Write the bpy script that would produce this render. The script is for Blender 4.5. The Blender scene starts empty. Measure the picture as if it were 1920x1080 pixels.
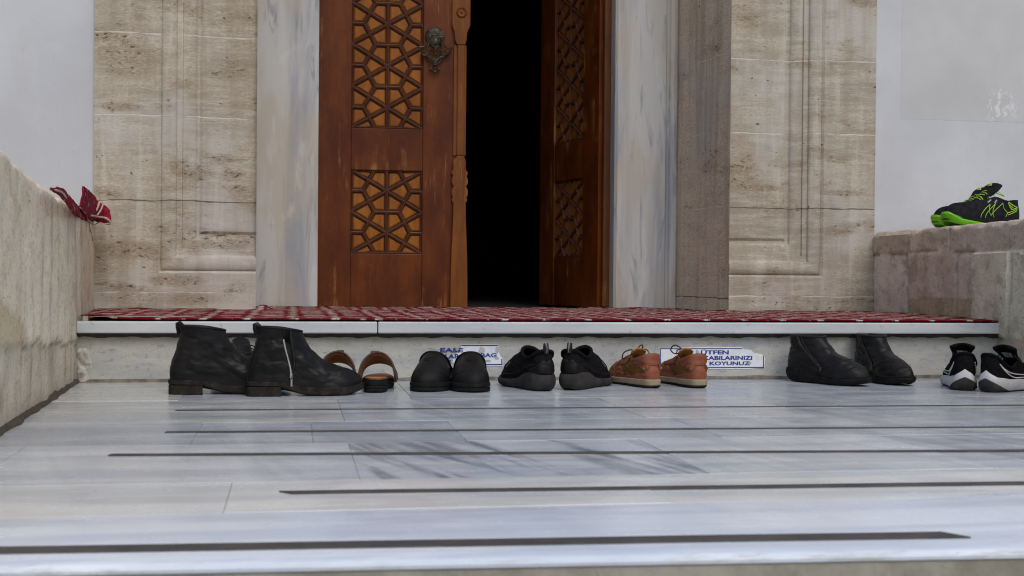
import bpy, math, random
from mathutils import Vector, Matrix, noise
V = Vector
random.seed(7)
S = bpy.context.scene
COL = S.collection
R = math.radians

# ------------------------------------------------------------------ camera
FPX, TH, PITCH, ROLL, CH = 2400.0, R(9.7), 25/2400, 0.0085, 0.335
CAM = V((0, 0, CH))
Fv = V((math.sin(TH)*math.cos(PITCH), math.cos(TH)*math.cos(PITCH), -math.sin(PITCH)))
R0 = V((math.cos(TH), -math.sin(TH), 0)); U0 = R0.cross(Fv)
Rv = R0*math.cos(ROLL) + U0*math.sin(ROLL)
Uv = U0*math.cos(ROLL) - R0*math.sin(ROLL)
def ray(u, v): return Fv + Rv*((u-960)/FPX) + Uv*((540-v)/FPX)
def on_y(u, v, Y): d = ray(u, v); return CAM + d*(Y/d.y)
def on_z(u, v, Z): d = ray(u, v); return CAM + d*((Z-CH)/d.z)
def on_line(u, v, A, B):           # vertical plane through A,B (xy)
    d = ray(u, v); n = V((B.y-A.y, A.x-B.x, 0))
    return CAM + d*(n.dot(V((A.x, A.y, 0)) - V((0, 0, 0)))/n.dot(d))
def proj(p):
    q = p-CAM; z = q.dot(Fv)
    return 960+FPX*q.dot(Rv)/z, 540-FPX*q.dot(Uv)/z
cd = bpy.data.cameras.new('camera'); cam = bpy.data.objects.new('camera', cd); COL.objects.link(cam)
cam.matrix_world = Matrix(((Rv.x, Uv.x, -Fv.x, 0), (Rv.y, Uv.y, -Fv.y, 0), (Rv.z, Uv.z, -Fv.z, CH), (0, 0, 0, 1)))
cd.sensor_width = 36; cd.lens = 36*FPX/1920; cd.clip_end = 2000; cd.clip_start = 0.02
cd.dof.use_dof = True; cd.dof.focus_distance = 4.1; cd.dof.aperture_fstop = 8
S.camera = cam

# ------------------------------------------------------------------ node helpers
class G:
    def __init__(s, name):
        s.m = bpy.data.materials.new(name); s.m.use_nodes = True
        s.t = s.m.node_tree; s.b = s.t.nodes['Principled BSDF']
    def n(s, k, **kw):
        x = s.t.nodes.new('ShaderNode'+k)
        for a, v in kw.items(): setattr(x, a, v)
        return x
    def put(s, sock, v):
        if isinstance(v, bpy.types.NodeSocket): s.t.links.new(v, sock)
        elif isinstance(v, (tuple, list)) and len(v) == 3 and sock.type == 'RGBA': sock.default_value = (*v, 1)
        else: sock.default_value = v
    def pos(s): return s.n('NewGeometry').outputs['Position']
    def obj(s): return s.n('TexCoord').outputs['Object']
    def map(s, vec, sc=(1, 1, 1), rot=(0, 0, 0), loc=(0, 0, 0)):
        x = s.n('Mapping'); s.put(x.inputs['Vector'], vec); x.inputs['Scale'].default_value = sc
        x.inputs['Rotation'].default_value = rot; x.inputs['Location'].default_value = loc
        return x.outputs[0]
    def noise(s, vec, scale=5, detail=4, rough=.55, dist=0):
        x = s.n('TexNoise'); s.put(x.inputs['Vector'], vec)
        x.inputs['Scale'].default_value = scale; x.inputs['Detail'].default_value = detail
        x.inputs['Roughness'].default_value = rough; x.inputs['Distortion'].default_value = dist
        return x.outputs['Fac']
    def vor(s, vec, scale=5, feature='F1'):
        x = s.n('TexVoronoi', feature=feature); s.put(x.inputs['Vector'], vec); x.inputs['Scale'].default_value = scale
        return x.outputs['Distance']
    def math(s, op, a, b=0.0, clamp=False):
        x = s.n('Math', operation=op, use_clamp=clamp); s.put(x.inputs[0], a); s.put(x.inputs[1], b); return x.outputs[0]
    def rng(s, v, a, b, c=0.0, d=1.0):
        x = s.n('MapRange', interpolation_type='SMOOTHSTEP'); s.put(x.inputs[0], v)
        for i, k in enumerate((a, b, c, d)): s.put(x.inputs[i+1], k)
        return x.outputs[0]
    def mix(s, f, a, b, mode='MIX'):
        x = s.n('Mix', data_type='RGBA', blend_type=mode); s.put(x.inputs[0], f); s.put(x.inputs[6], a); s.put(x.inputs[7], b)
        return x.outputs[2]
    def xyz(s, vec): x = s.n('SeparateXYZ'); s.put(x.inputs[0], vec); return x.outputs
    def attr(s, name): return s.n('Attribute', attribute_name=name).outputs
    def bump(s, h, st=.3, dist=.004, nrm=None):
        x = s.n('Bump'); s.put(x.inputs['Height'], h); x.inputs['Strength'].default_value = st; x.inputs['Distance'].default_value = dist
        if nrm: s.put(x.inputs['Normal'], nrm)
        return x.outputs[0]
    def out(s, col=None, rough=None, nrm=None, spec=None, metal=None):
        for k, v in (('Base Color', col), ('Roughness', rough), ('Normal', nrm), ('Specular IOR Level', spec), ('Metallic', metal)):
            if v is not None: s.put(s.b.inputs[k], v)
        return s.m

def plain(name, c, rough=.5, c2=None, sc=30, bsc=0, bst=.2, bd=.002, spec=.5, metal=0, dust=0, stretch=(1, 1, 1)):
    g = G(name); o = g.map(g.obj(), stretch)
    col = g.mix(g.rng(g.noise(o, sc, 5), .35, .65), c, c2 or tuple(x*.75 for x in c))
    if dust:
        z = g.xyz(g.obj())[2]
        d = g.math('MULTIPLY', g.rng(g.noise(o, sc*1.7, 6, .7), .5, .75), dust)
        col = g.mix(d, col, (.22, .19, .16))
    nr = g.bump(g.noise(o, bsc, 5, .6), bst, bd) if bsc else None
    rr = g.rng(g.noise(o, sc*.6, 4), .3, .7, rough*.85, min(1, rough*1.2))
    return g.out(col, rr, nr, spec, metal)

# ------------------------------------------------------------------ mesh builder
class MB:
    def __init__(s): s.v = []; s.f = []; s.mi = []; s.tint = None
    def add(s, vs, fs, mi=0):
        o = len(s.v); s.v += [V(p) for p in vs]; s.f += [tuple(i+o for i in f) for f in fs]; s.mi += [mi]*len(fs)
    def box(s, a, b, mi=0):
        (x0, y0, z0), (x1, y1, z1) = a, b
        s.add([(x0, y0, z0), (x1, y0, z0), (x1, y1, z0), (x0, y1, z0), (x0, y0, z1), (x1, y0, z1), (x1, y1, z1), (x0, y1, z1)],
              [(0, 3, 2, 1), (4, 5, 6, 7), (0, 1, 5, 4), (1, 2, 6, 5), (2, 3, 7, 6), (3, 0, 4, 7)], mi)
    def prism(s, poly, y0, y1, mi=0):      # polygon in XZ extruded along Y
        n = len(poly)
        s.add([(x, y0, z) for x, z in poly]+[(x, y1, z) for x, z in poly],
              [tuple(range(n)), tuple(range(2*n-1, n-1, -1))]+[(i, i+n, (i+1) % n+n, (i+1) % n) for i in range(n)], mi)
    def grid(s, rows, closed=False, mi=0, flip=False):
        n = len(rows[0]); vs = [p for r in rows for p in r]; fs = []
        for i in range(len(rows)-1):
            for j in range(n if closed else n-1):
                k = (j+1) % n
                q = (i*n+j, i*n+k, (i+1)*n+k, (i+1)*n+j)
                fs.append(q[::-1] if flip else q)
        s.add(vs, fs, mi)
    def tube(s, pts, r, n=6, closed=False, mi=0, flat=1.0):
        pts = [V(p) for p in pts]; m = len(pts); rows = []; nrm = None
        for i, p in enumerate(pts):
            a = pts[(i-1) % m] if (closed or i > 0) else p; b = pts[(i+1) % m] if (closed or i < m-1) else p
            t = (b-a).normalized()
            if nrm is None: nrm = t.orthogonal().normalized()
            nrm = (nrm - t*nrm.dot(t)); nrm = nrm.normalized() if nrm.length > 1e-6 else t.orthogonal().normalized()
            bn = t.cross(nrm); rr = r(i/(m-1)) if callable(r) else r
            rows.append([p + (nrm*math.cos(2*math.pi*k/n) + bn*math.sin(2*math.pi*k/n)*flat)*rr for k in range(n)])
        if closed: rows.append(rows[0])
        s.grid(rows, True, mi)
        if not closed:
            o = len(s.v)-len(rows)*n
            s.f += [tuple(o+k for k in range(n))[::-1], tuple(o+(m-1)*n+k for k in range(n))]; s.mi += [mi, mi]
    def lathe(s, prof, cen, axis='y', n=24, mi=0):   # profile (r, h)
        rows = []
        for r, h in prof:
            rw = []
            for k in range(n):
                a = 2*math.pi*k/n; c, d = r*math.cos(a), r*math.sin(a)
                rw.append(V(cen)+(V((c, h, d)) if axis == 'y' else V((c, d, h))))
            rows.append(rw)
        s.grid(rows, True, mi)
    def build(s, name, mats, parent=None, smooth=None, bevel=0, solid=0, sub=0, seg=2):
        me = bpy.data.meshes.new(name); me.from_pydata([tuple(p) for p in s.v], [], s.f)
        mats = mats if isinstance(mats, (list, tuple)) else [mats]
        for m in mats: me.materials.append(m)
        if len(mats) > 1: me.polygons.foreach_set('material_index', s.mi)
        me.validate(); me.update()
        if s.tint:
            ca = me.color_attributes.new('tint', 'FLOAT_COLOR', 'POINT')
            for i, c in enumerate(s.tint): ca.data[i].color = (*c[:3], c[3] if len(c) > 3 else 1)
        import bmesh
        bm = bmesh.new(); bm.from_mesh(me); bmesh.ops.recalc_face_normals(bm, faces=bm.faces); bm.to_mesh(me); bm.free()
        if smooth is not None:
            for p in me.polygons: p.use_smooth = True
            if smooth < 180: me.set_sharp_from_angle(angle=R(smooth))
        o = bpy.data.objects.new(name, me); COL.objects.link(o)
        if parent: o.parent = parent
        if solid: md = o.modifiers.new('solid', 'SOLIDIFY'); md.thickness = solid; md.offset = -1
        if bevel: md = o.modifiers.new('bevel', 'BEVEL'); md.width = bevel; md.segments = seg; md.limit_method = 'ANGLE'; md.angle_limit = R(40)
        if sub: md = o.modifiers.new('sub', 'SUBSURF'); md.levels = md.render_levels = sub
        return o
def tag(o, label=None, cat=None, group=None, kind=None):
    for k, v in (('label', label), ('category', cat), ('group', group), ('kind', kind)):
        if v: o[k] = v
    return o
def thing(name, loc, rz, label, cat, group=None):
    o = bpy.data.objects.new(name, None); COL.objects.link(o); o.empty_display_size = .05
    o.location = loc; o.rotation_euler = (0, 0, rz); return tag(o, label, cat, group)

def spl(pts):          # smooth monotone-ish interpolation
    xs = [p[0] for p in pts]; ys = [p[1] for p in pts]; n = len(xs)
    d = [(ys[i+1]-ys[i])/(xs[i+1]-xs[i]) for i in range(n-1)]
    m = [d[0]]+[0 if d[i-1]*d[i] <= 0 else 2*d[i-1]*d[i]/(d[i-1]+d[i]) for i in range(1, n-1)]+[d[-1]]
    def f(x):
        if x <= xs[0]: return ys[0]
        if x >= xs[-1]: return ys[-1]
        i = max(k for k in range(n-1) if xs[k] <= x); h = xs[i+1]-xs[i]; t = (x-xs[i])/h
        return (1+2*t)*(1-t)**2*ys[i]+t*(1-t)**2*h*m[i]+t*t*(3-2*t)*ys[i+1]+t*t*(t-1)*h*m[i+1]
    return f
def crom(P, s, closed=True):
    n = len(P)
    if closed: x = (s % 1.0)*n
    else: x = min(max(s, 0), .99999)*(n-1)
    i = int(x); t = x-i
    def g(k): return P[k % n] if closed else P[min(max(k, 0), n-1)]
    a, b, c, d = g(i-1), g(i), g(i+1), g(i+2)
    return [.5*((2*q)+(r-p)*t+(2*p-5*q+4*r-w)*t*t+(3*q-p-3*r+w)*t**3) for p, q, r, w in zip(a, b, c, d)]
def smooth_path(pts, n=24, closed=False):
    return [V(crom([tuple(p) for p in pts], i/(n if closed else n-1), closed)) for i in range(n)]

# ------------------------------------------------------------------ layout constants
YR = on_z(960, 713, 0).y              # riser of the step
ZS = on_y(960, 604, YR-.03).z         # top of the step slab
YP, YJ = 5.28, 5.86                   # pilaster front, marble jamb front
YD = YJ+.10                           # door plane
def fx(u, Y, v=400): return on_y(u, v, Y).x
def fz(v, Y, u=900): return on_y(u, v, Y).z
LW = [on_z(0, 815, 0), on_z(148, 716, 0), on_y(177, 560, YP)]
LW.insert(0, LW[0]+(LW[0]-LW[1])*1.0)
RW1 = on_z(1876, 605, ZS); RW2 = on_y(1640, 560, YP)
RW0 = RW1+(RW1-RW2)*1.9
print('LAYOUT', YR, ZS, LW, RW1, RW2, RW0)

# ------------------------------------------------------------------ setting materials
def limestone(name, joints, blobs, base=((.49, .435, .345), (.35, .30, .235)), jw=(.0018, .0042), wob=.016, pitx=1.0, dirt=.75):
    g = G(name); p = g.pos(); x, y, z = g.xyz(p)
    big = g.noise(g.map(p, (1, 1, 2.2)), 2.6, 5, .6)
    strat = g.noise(g.map(p, (1, 1, 9)), 5, 6, .65, .4)
    col = g.mix(g.rng(big, .35, .68), base[0], base[1])
    col = g.mix(g.math('MULTIPLY', g.rng(strat, .42, .66), .6), col, (.60, .56, .47))
    fine = g.noise(g.map(p, (1, 1, 3.5)), 60, 5, .7)
    col = g.mix(g.math('MULTIPLY', g.rng(fine, .36, .66), .55), col, (.26, .215, .16))
    # greyish washes
    col = g.mix(g.math('MULTIPLY', g.rng(g.noise(p, 1.9, 4, .6), .48, .62), .6), col, (.50, .48, .455))
    vs = g.noise(g.map(p, (1, 1, .07), loc=(2, 0, 4)), 15, 4, .6, .3)
    col = g.mix(g.math('MULTIPLY', g.rng(vs, .48, .66), .42), col, (.30, .25, .185)); col = g.mix(g.math('MULTIPLY', g.rng(vs, .44, .34), .3), col, (.62, .585, .51))
    patch = g.rng(g.noise(g.map(p, (1, 1, 2.6), loc=(3, 1, 5)), 3.2, 4, .6), .5, .68)
    for bx, bz, rx, rz, st in blobs:
        d = g.math('ADD', g.math('POWER', g.math('ABSOLUTE', g.math('DIVIDE', g.math('SUBTRACT', x, bx), rx)), 2.0),
                   g.math('POWER', g.math('ABSOLUTE', g.math('DIVIDE', g.math('SUBTRACT', z, bz), rz)), 2.0))
        d = g.math('MULTIPLY', g.rng(g.math('ADD', d, g.math('MULTIPLY', g.math('SUBTRACT', fine, .5), 1.5)), 1.2, .25), st)
        patch = g.math('MAXIMUM', patch, d)
    pitn = g.noise(g.map(p, (40*pitx, 40, 90)), 1.0, 3, .65)
    pits = g.math('MULTIPLY', g.rng(pitn, g.math('SUBTRACT', .66, g.math('MULTIPLY', patch, .13)), .70), g.math('ADD', g.math('MULTIPLY', patch, .75), .25))
    spots = g.rng(g.noise(g.map(p, (1, 1, 1.4), loc=(9, 2, 1)), 34, 2, .5), .73, .78)
    pits = g.math('MAXIMUM', pits, g.math('MULTIPLY', spots, .8))
    col = g.mix(g.math('MULTIPLY', g.math('MULTIPLY', patch, g.rng(fine, .3, .6, .2, 1.0)), dirt), col, (.23, .165, .095))
    col = g.mix(pits, col, (.085, .062, .042))
    h = g.math('SUBTRACT', g.math('MULTIPLY', fine, .5), pits)
    wz = g.math('MULTIPLY', g.math('SUBTRACT', g.noise(g.map(p, (6, 6, .1)), 1.4, 4, .6), .5), wob)
    jm = None
    for jz, sl, kind in joints:       # course joints: pale mortar or open dark crack
        zz = g.math('ADD', g.math('SUBTRACT', z, jz), g.math('ADD', wz, g.math('MULTIPLY', x, sl)))
        thick = g.rng(g.noise(p, 14, 2), .35, .65, jw[0], jw[1])
        m = g.rng(g.math('DIVIDE', g.math('ABSOLUTE', zz), thick), 1.0, .5)
        if kind:
            m = g.math('MULTIPLY', m, g.math('MULTIPLY', g.rng(g.noise(p, 7, 3), .36, .52), .8))
            col = g.mix(m, col, (.62, .59, .54))
        else: col = g.mix(g.math('MULTIPLY', m, .8), col, (.09, .07, .055))
        h = g.math('SUBTRACT', h, g.math('MULTIPLY', m, .7))
    return g.out(col, .86, g.bump(h, .55, .004), .25)

JL = [(fz(64, YP, 330), 0, 1), (fz(217, YP, 330), 0, 1), (fz(377, YP, 330), 0, 0), (fz(548, YP, 330), 0, 1)]
JR = [(fz(112, YP, 1500), 0, 1), (fz(250, YP, 1500), 0, 1), (fz(391, YP, 1500), 0, 0), (fz(556, YP, 1500), 0, 1)]
for k in range(1, 8):
    JL.append((JL[0][0]+.36*k, 0, 1)); JR.append((JR[0][0]+.32*k, 0, 1))
JL = JL[:6]; JR = JR[:6]
def B(u, v, ru, rv, st): p = on_y(u, v, YP); return (p.x, p.z, ru*5.3/2400, rv*5.3/2400, st)
m_pilL = limestone('limestone_left', JL, [B(420, 450, 75, 22, .95), B(330, 432, 50, 14, .7), B(235, 468, 70, 20, .8), B(330, 526, 60, 12, .8),
     B(240, 110, 65, 40, .75), B(425, 125, 55, 30, .6), B(225, 200, 45, 10, .85), B(300, 560, 140, 14, .6), B(190, 500, 18, 70, .6)])
m_pilR = limestone('limestone_right', JR, [B(1430, 352, 60, 9, .9), B(1580, 362, 60, 7, .8), B(1470, 305, 30, 12, .5), B(1570, 300, 30, 8, .7), B(1600, 565, 50, 14, .5)],
     base=((.455, .41, .335), (.35, .31, .25)))
m_reveal = limestone('limestone_reveal', [(JR[0][0]+.03, 0, 1), (JR[1][0]+.02, 0, 1), (JR[2][0]+.01, 0, 1), (fz(560, YP, 1370), 0, 0)], [],
     base=((.80, .66, .50), (.68, .55, .41)), dirt=.35)

def plaster(name, c=(.565, .575, .605), flake=None):
    g = G(name); p = g.pos()
    col = g.mix(g.rng(g.noise(p, 1.6, 5, .6), .35, .7), c, tuple(q*.84 for q in c)); col = g.mix(g.math('MULTIPLY', g.rng(g.noise(g.map(p, (1, 1, .35)), 3.5, 5, .65), .52, .7), .35), col, (.47, .465, .455))
    scuff = g.rng(g.noise(g.map(p, (1, 1, .6)), 48, 7, .8, 1.0), .56, .70)
    area = g.rng(g.noise(p, 2.2, 3), .42, .62)
    low = g.rng(g.xyz(p)[2], 1.1, .7)
    col = g.mix(g.math('MULTIPLY', scuff, g.math('MULTIPLY', g.math('ADD', g.math('MULTIPLY', area, .5), g.math('MULTIPLY', low, .5)), .75)), col, (.34, .335, .35))
    h = g.math('ADD', g.math('MULTIPLY', g.noise(p, 9, 5, .6), .6), g.math('MULTIPLY', g.noise(p, 120, 3), .25))
    if flake:
        x, y, z = g.xyz(p)
        d = g.math('ADD', g.math('POWER', g.math('ABSOLUTE', g.math('DIVIDE', g.math('SUBTRACT', x, flake[0]), .085)), 2.0),
                   g.math('POWER', g.math('ABSOLUTE', g.math('DIVIDE', g.math('SUBTRACT', z, flake[1]), .09)), 2.0))
        fl = g.math('MULTIPLY', g.rng(d, 1.3, .3), g.rng(g.noise(g.map(p, (1, 1, .6)), 34, 6, .75), .50, .55))
        col = g.mix(g.math('MULTIPLY', fl, .8), col, (.68, .685, .70)); h = g.math('SUBTRACT', h, fl)
    return g.out(col, .8, g.bump(h, .25, .004), .3)
m_plaster = plaster('white_plaster')
m_patch = plaster('greyer_plaster', (.55, .55, .56), (fx(1880, YP, 200), fz(200, YP, 1880)))

def marble_jamb():
    g = G('streaked_marble'); p = g.pos(); q = g.map(p, (1, 1, .10), rot=(0, R(6), 0))
    st = g.noise(q, 5.5, 5, .6, .8); st2 = g.noise(g.map(p, (1, 1, .12), rot=(0, R(-8), 0), loc=(4, 0, 2)), 16, 4, .6, 1.2)
    col = g.mix(g.rng(st, .38, .66), (.50, .50, .49), (.30, .315, .355))
    col = g.mix(g.math('MULTIPLY', g.rng(st2, .53, .66), .75), col, (.23, .25, .29))
    tan = g.math('MULTIPLY', g.rng(g.noise(g.map(p, (1, 1, .35), loc=(2, 5, 3)), 4.5, 4, .6), .43, .62), .65)
    col = g.mix(tan, col, (.44, .39, .315))
    pale = g.rng(g.noise(g.map(p, (1, 1, .3), loc=(8, 1, 0)), 6, 4, .6, .5), .58, .64)
    col = g.mix(g.math('MULTIPLY', pale, .35), col, (.60, .615, .60))
    return g.out(col, .5, g.bump(g.noise(p, 50, 4), .12, .003), .35)
m_jamb = marble_jamb()

_a, _c = on_z(0, 1060, 0), on_z(1920, 1027, 0)
NOSE_SLOPE = (_c.y-_a.y)/(_c.x-_a.x); NOSE_Y = _a.y-_a.x*NOSE_SLOPE
def floor_marble():
    g = G('floor_marble'); p = g.pos(); a = g.attr('tint')
    vein = a['Alpha']
    q = g.map(p, (1.0, .33, 1), rot=(0, 0, R(-38)))
    st = g.noise(g.map(p, (.45, 4.0, 1)), 2.6, 6, .6, .5)
    st2 = g.noise(g.map(q, (7, 1.2, 1)), 1.9, 5, .6, .8)
    col = g.mix(g.math('MULTIPLY', g.rng(st, .42, .62), .7), a['Color'], g.mix(1.0, a['Color'], (.70, .745, .82), 'MULTIPLY'))
    col = g.mix(g.math('MULTIPLY', g.rng(st2, .46, .64), vein), col, (.215, .25, .31))
    col = g.mix(g.math('MULTIPLY', g.rng(g.noise(p, 3.1, 5, .65), .55, .75), .28), col, (.42, .37, .30))
    col = g.mix(g.math('MULTIPLY', g.rng(g.noise(g.map(p, (1, 3, 1)), 40, 4, .7), .62, .75), .35), col, (.25, .24, .235))
    r = g.rng(g.noise(g.map(p, (1, 2, 1)), 5, 5, .65), .3, .7, .15, .32)
    r = g.math('MAXIMUM', r, g.rng(g.math('SUBTRACT', g.xyz(p)[1], g.math('MULTIPLY', g.xyz(p)[0], NOSE_SLOPE)), NOSE_Y+.05, NOSE_Y+.01, 0.0, .75))
    edge = g.rng(g.math('SUBTRACT', g.xyz(p)[1], g.math('MULTIPLY', g.xyz(p)[0], NOSE_SLOPE)), NOSE_Y+.018, NOSE_Y+.002)
    col = g.mix(g.math('MULTIPLY', edge, g.rng(g.noise(g.map(p, (1, 6, 6)), 9, 5, .7), .48, .68, 0.0, .6)), col, (.42, .41, .385))
    h = g.math('ADD', g.noise(p, 6, 3), g.math('MULTIPLY', g.noise(p, 60, 3), .2))
    return g.out(col, r, g.bump(h, .07, .004), .5)
m_floor = floor_marble()

def slab_marble(name='slab_marble', c=(.57, .585, .60)):
    g = G(name); p = g.pos()
    col = g.mix(g.rng(g.noise(g.map(p, (.6, 1, 3)), 5, 6, .6, .6), .38, .68), c, (.47, .50, .54))
    dirt = g.rng(g.noise(p, 30, 5, .7), .58, .72)
    col = g.mix(g.math('MULTIPLY', dirt, .55), col, (.22, .20, .17))
    return g.out(col, .42, g.bump(g.noise(p, 40, 4, .65), .25, .003), .4)
m_slab = slab_marble()

def riser_stone():
    g = G('riser_marble'); p = g.pos(); z = g.xyz(p)[2]
    n1 = g.noise(g.map(p, (1.2, 1, 5)), 4.5, 6, .65, .4)
    col = g.mix(g.rng(n1, .36, .66), (.50, .49, .44), (.375, .39, .40))
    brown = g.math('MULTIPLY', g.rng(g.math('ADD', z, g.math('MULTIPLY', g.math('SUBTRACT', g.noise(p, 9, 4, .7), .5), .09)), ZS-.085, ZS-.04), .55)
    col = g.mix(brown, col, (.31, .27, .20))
    col = g.mix(g.math('MULTIPLY', g.rng(g.noise(g.map(p, (1, 1, 1.7)), 34, 6, .78), .53, .66), .6), col, (.17, .155, .13))
    col = g.mix(g.math('MULTIPLY', g.rng(g.noise(p, 130, 3, .6), .62, .72), .6), col, (.62, .62, .61))
    return g.out(col, .72, g.bump(g.noise(p, 70, 5, .7), .4, .004), .3)
m_riser = riser_stone()

def parapet_stone(name, streak, c1, c2, dark, dy):
    g = G(name); p0 = g.pos(); p = g.map(p0, (1, dy, 1)); a = g.attr('tint')['Color']
    n1 = g.noise(g.map(p, (1, 1, streak)), 5.5, 6, .62, .4)
    col = g.mix(g.rng(n1, .34, .68), c1, c2)
    n2 = g.noise(g.map(p, (2.5, 2.5, streak*1.3), loc=(3, 3, 1)), 9, 5, .65)
    col = g.mix(g.math('MULTIPLY', g.rng(n2, .50, .66), .5), col, dark)
    pn = g.noise(p, 75, 5, .72)
    col = g.mix(g.math('MULTIPLY', g.rng(pn, .54, .68), .32), col, tuple(q*.5 for q in dark))
    col = g.mix(g.math('MULTIPLY', g.rng(g.noise(p, 48, 4, .6), 0.58, .7), .15), col, (.55, .52, .46))
    bl = g.noise(g.map(p, (1, 1, .75)), 13, 6, .72, .5)
    col = g.mix(g.math('MULTIPLY', g.rng(bl, .50, .66), .45), col, dark); col = g.mix(g.math('MULTIPLY', g.rng(bl, .46, .34), .45), col, (.74, .70, .62))
    col = g.mix(g.math('MULTIPLY', g.rng(g.noise(p, 110, 3, .6), .60, .70), .55), col, tuple(q*.35 for q in dark))
    col = g.mix(1.0, col, a, 'MULTIPLY')
    return g.out(col, .88, g.bump(g.math('ADD', pn, g.noise(p, 22, 4, .6)), .6, .006), .2)
m_parL = parapet_stone('weathered_parapet_stone', .28, (.86, .755, .60), (.74, .66, .545), (.48, .365, .24), .6)
m_parR = parapet_stone('rough_parapet_stone', 1.3, (.74, .665, .58), (.62, .545, .47), (.34, .27, .205), .42)

def wood(name, c1, c2, axis='z', rough=.42, wear=.5):
    g = G(name); o = g.obj()
    sc = {'z': (1, 1, .07), 'x': (.07, 1, 1)}[axis]
    gr = g.noise(g.map(o, sc), 55, 5, .65, .6); big = g.noise(g.map(o, tuple(q*1.0 if q == 1 else .45 for q in sc)), 6, 5, .65)
    col = g.mix(g.rng(big, .34, .68), c1, c2)
    col = g.mix(g.math('MULTIPLY', g.rng(gr, .45, .7), .55), col, tuple(q*.5 for q in c1))
    w = g.math('MULTIPLY', g.rng(g.noise(o, 3.4, 4, .6), .5, .62), g.rng(g.noise(g.map(o, sc), 30, 6, .75), .5, .66))
    col = g.mix(g.math('MULTIPLY', w, wear), col, (.33, .15, .045))
    sp = g.math('MULTIPLY', g.rng(g.noise(g.map(o, (1, 1, .6)), 70, 5, .8), .69, .74), g.rng(g.noise(o, 5, 2), .5, .6))
    col = g.mix(g.math('MULTIPLY', sp, .7), col, (.42, .30, .2))
    return g.out(col, g.rng(big, .3, .7, rough*.8, rough*1.25), g.bump(gr, .12, .002), .2)
m_door = wood('door_wood', (.135, .032, .004), (.066, .0125, .0022), wear=.85)
m_bar = wood('lattice_wood', (.10, .036, .021), (.066, .023, .014), wear=.12)
m_cell = wood('panel_wood', (.30, .102, .013), (.175, .052, .007), wear=.5)
m_groove = wood('groove_shade_wood', (.045, .014, .006), (.03, .010, .005), wear=.05)  # dark board around the raised cells, their shadow edges put into the colour
m_post = wood('post_wood', (.20, .066, .011), (.12, .035, .006), wear=.7)
m_iron = plain('dark_iron', (.05, .042, .031), .38, (.09, .075, .052), 60, 90, .4, .001, metal=.75)
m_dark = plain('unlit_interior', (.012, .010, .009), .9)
m_strip = plain('rubber_strip', (.055, .05, .048), .6, (.085, .075, .068), 14, 200, .3, .001)
def concrete():
    g = G('landing_edge_stone'); p = g.pos()
    col = g.mix(g.rng(g.noise(p, 6, 6, .7), .35, .68), (.36, .34, .29), (.22, .205, .17))
    col = g.mix(g.rng(g.noise(g.map(p, (1, 1, .4)), 16, 5, .7), .6, .75), col, (.10, .09, .075))
    return g.out(col, .85, g.bump(g.noise(p, 35, 5, .7), .5, .006), .25)
m_edge = concrete()
def ground_m():
    g = G('courtyard_paving'); p = g.pos()
    return g.out(g.mix(g.rng(g.noise(p, .9, 6, .65), .35, .65), (.36, .35, .33), (.28, .27, .255)), .7, g.bump(g.noise(p, 30, 4), .2, .004), .3)

# ------------------------------------------------------------------ ground, landing
ZG = -.17
b = MB(); n = 24
for i in range(1): b.grid([[(-600+1200*j/n, -600+1200*k/n, ZG) for j in range(n+1)] for k in range(n+1)])
tag(b.build('ground', ground_m()), kind='structure')
e0_, e1_ = on_z(0, 1060, 0), on_z(1920, 1027, 0)
YE = e0_.y
YEf = lambda x: e0_.y+(x-e0_.x)*(e1_.y-e0_.y)/(e1_.x-e0_.x)
landing = MB()
XL, XR = -1.6, 4.2
landing.add([(XL, YEf(XL)+.004, -.0155), (XR, YEf(XR)+.004, -.0155), (XR, YR+.3, -.0315), (XL, YR+.3, -.0315), (XL, YEf(XL)-.006, ZG-.02), (XR, YEf(XR)-.006, ZG-.02)], [(0, 1, 2, 3), (0, 4, 5, 1)]); landing.v[2].z = landing.v[3].z = -.06
land = landing.build('landing_pavement', m_edge); tag(land, kind='structure')
# marble rows, each cut into slabs of their own tint
rows = [YE]+[on_z(480, y, 0).y for y in (960, 903, 832, 791.5, 750)]+[YR+.02]
cuts = [[1960], [428, 1240], [0, 665, 1290, 1830], [370, 585, 860, 1330], [90, 640, 1180, 1500, 1800], [350, 760, 1240, 1720]]
cutv = [1000, 930, 868, 811, 771, 733]
tints = [[(.70, .74, .82, .05), (.70, .74, .82, .05)],
         [(.68, .685, .69, .03), (.72, .72, .71, .03), (.72, .725, .72, .03)],
         [(.56, .585, .63, .06), (.58, .605, .65, .15), (.60, .63, .68, .95), (.62, .645, .68, .25), (.54, .57, .62, .4)],
         [(.42, .45, .50, .1), (.45, .475, .52, .2), (.40, .44, .50, .25), (.47, .50, .54, .15), (.50, .52, .56, .25)],
         [(.45, .45, .46, .05), (.50, .505, .51, .05), (.46, .49, .53, .3), (.50, .515, .535, .15), (.45, .475, .52, .3), (.47, .49, .52, .1)],
         [(.50, .50, .49, .05), (.42, .445, .48, .1), (.44, .465, .50, .2), (.42, .45, .49, .2), (.42, .445, .48, .15)]]
tints = [[(a*1.13, c*1.13, d*1.10, e) for a, c, d, e in r_] for r_ in tints]
t = MB(); t.tint = []
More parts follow.
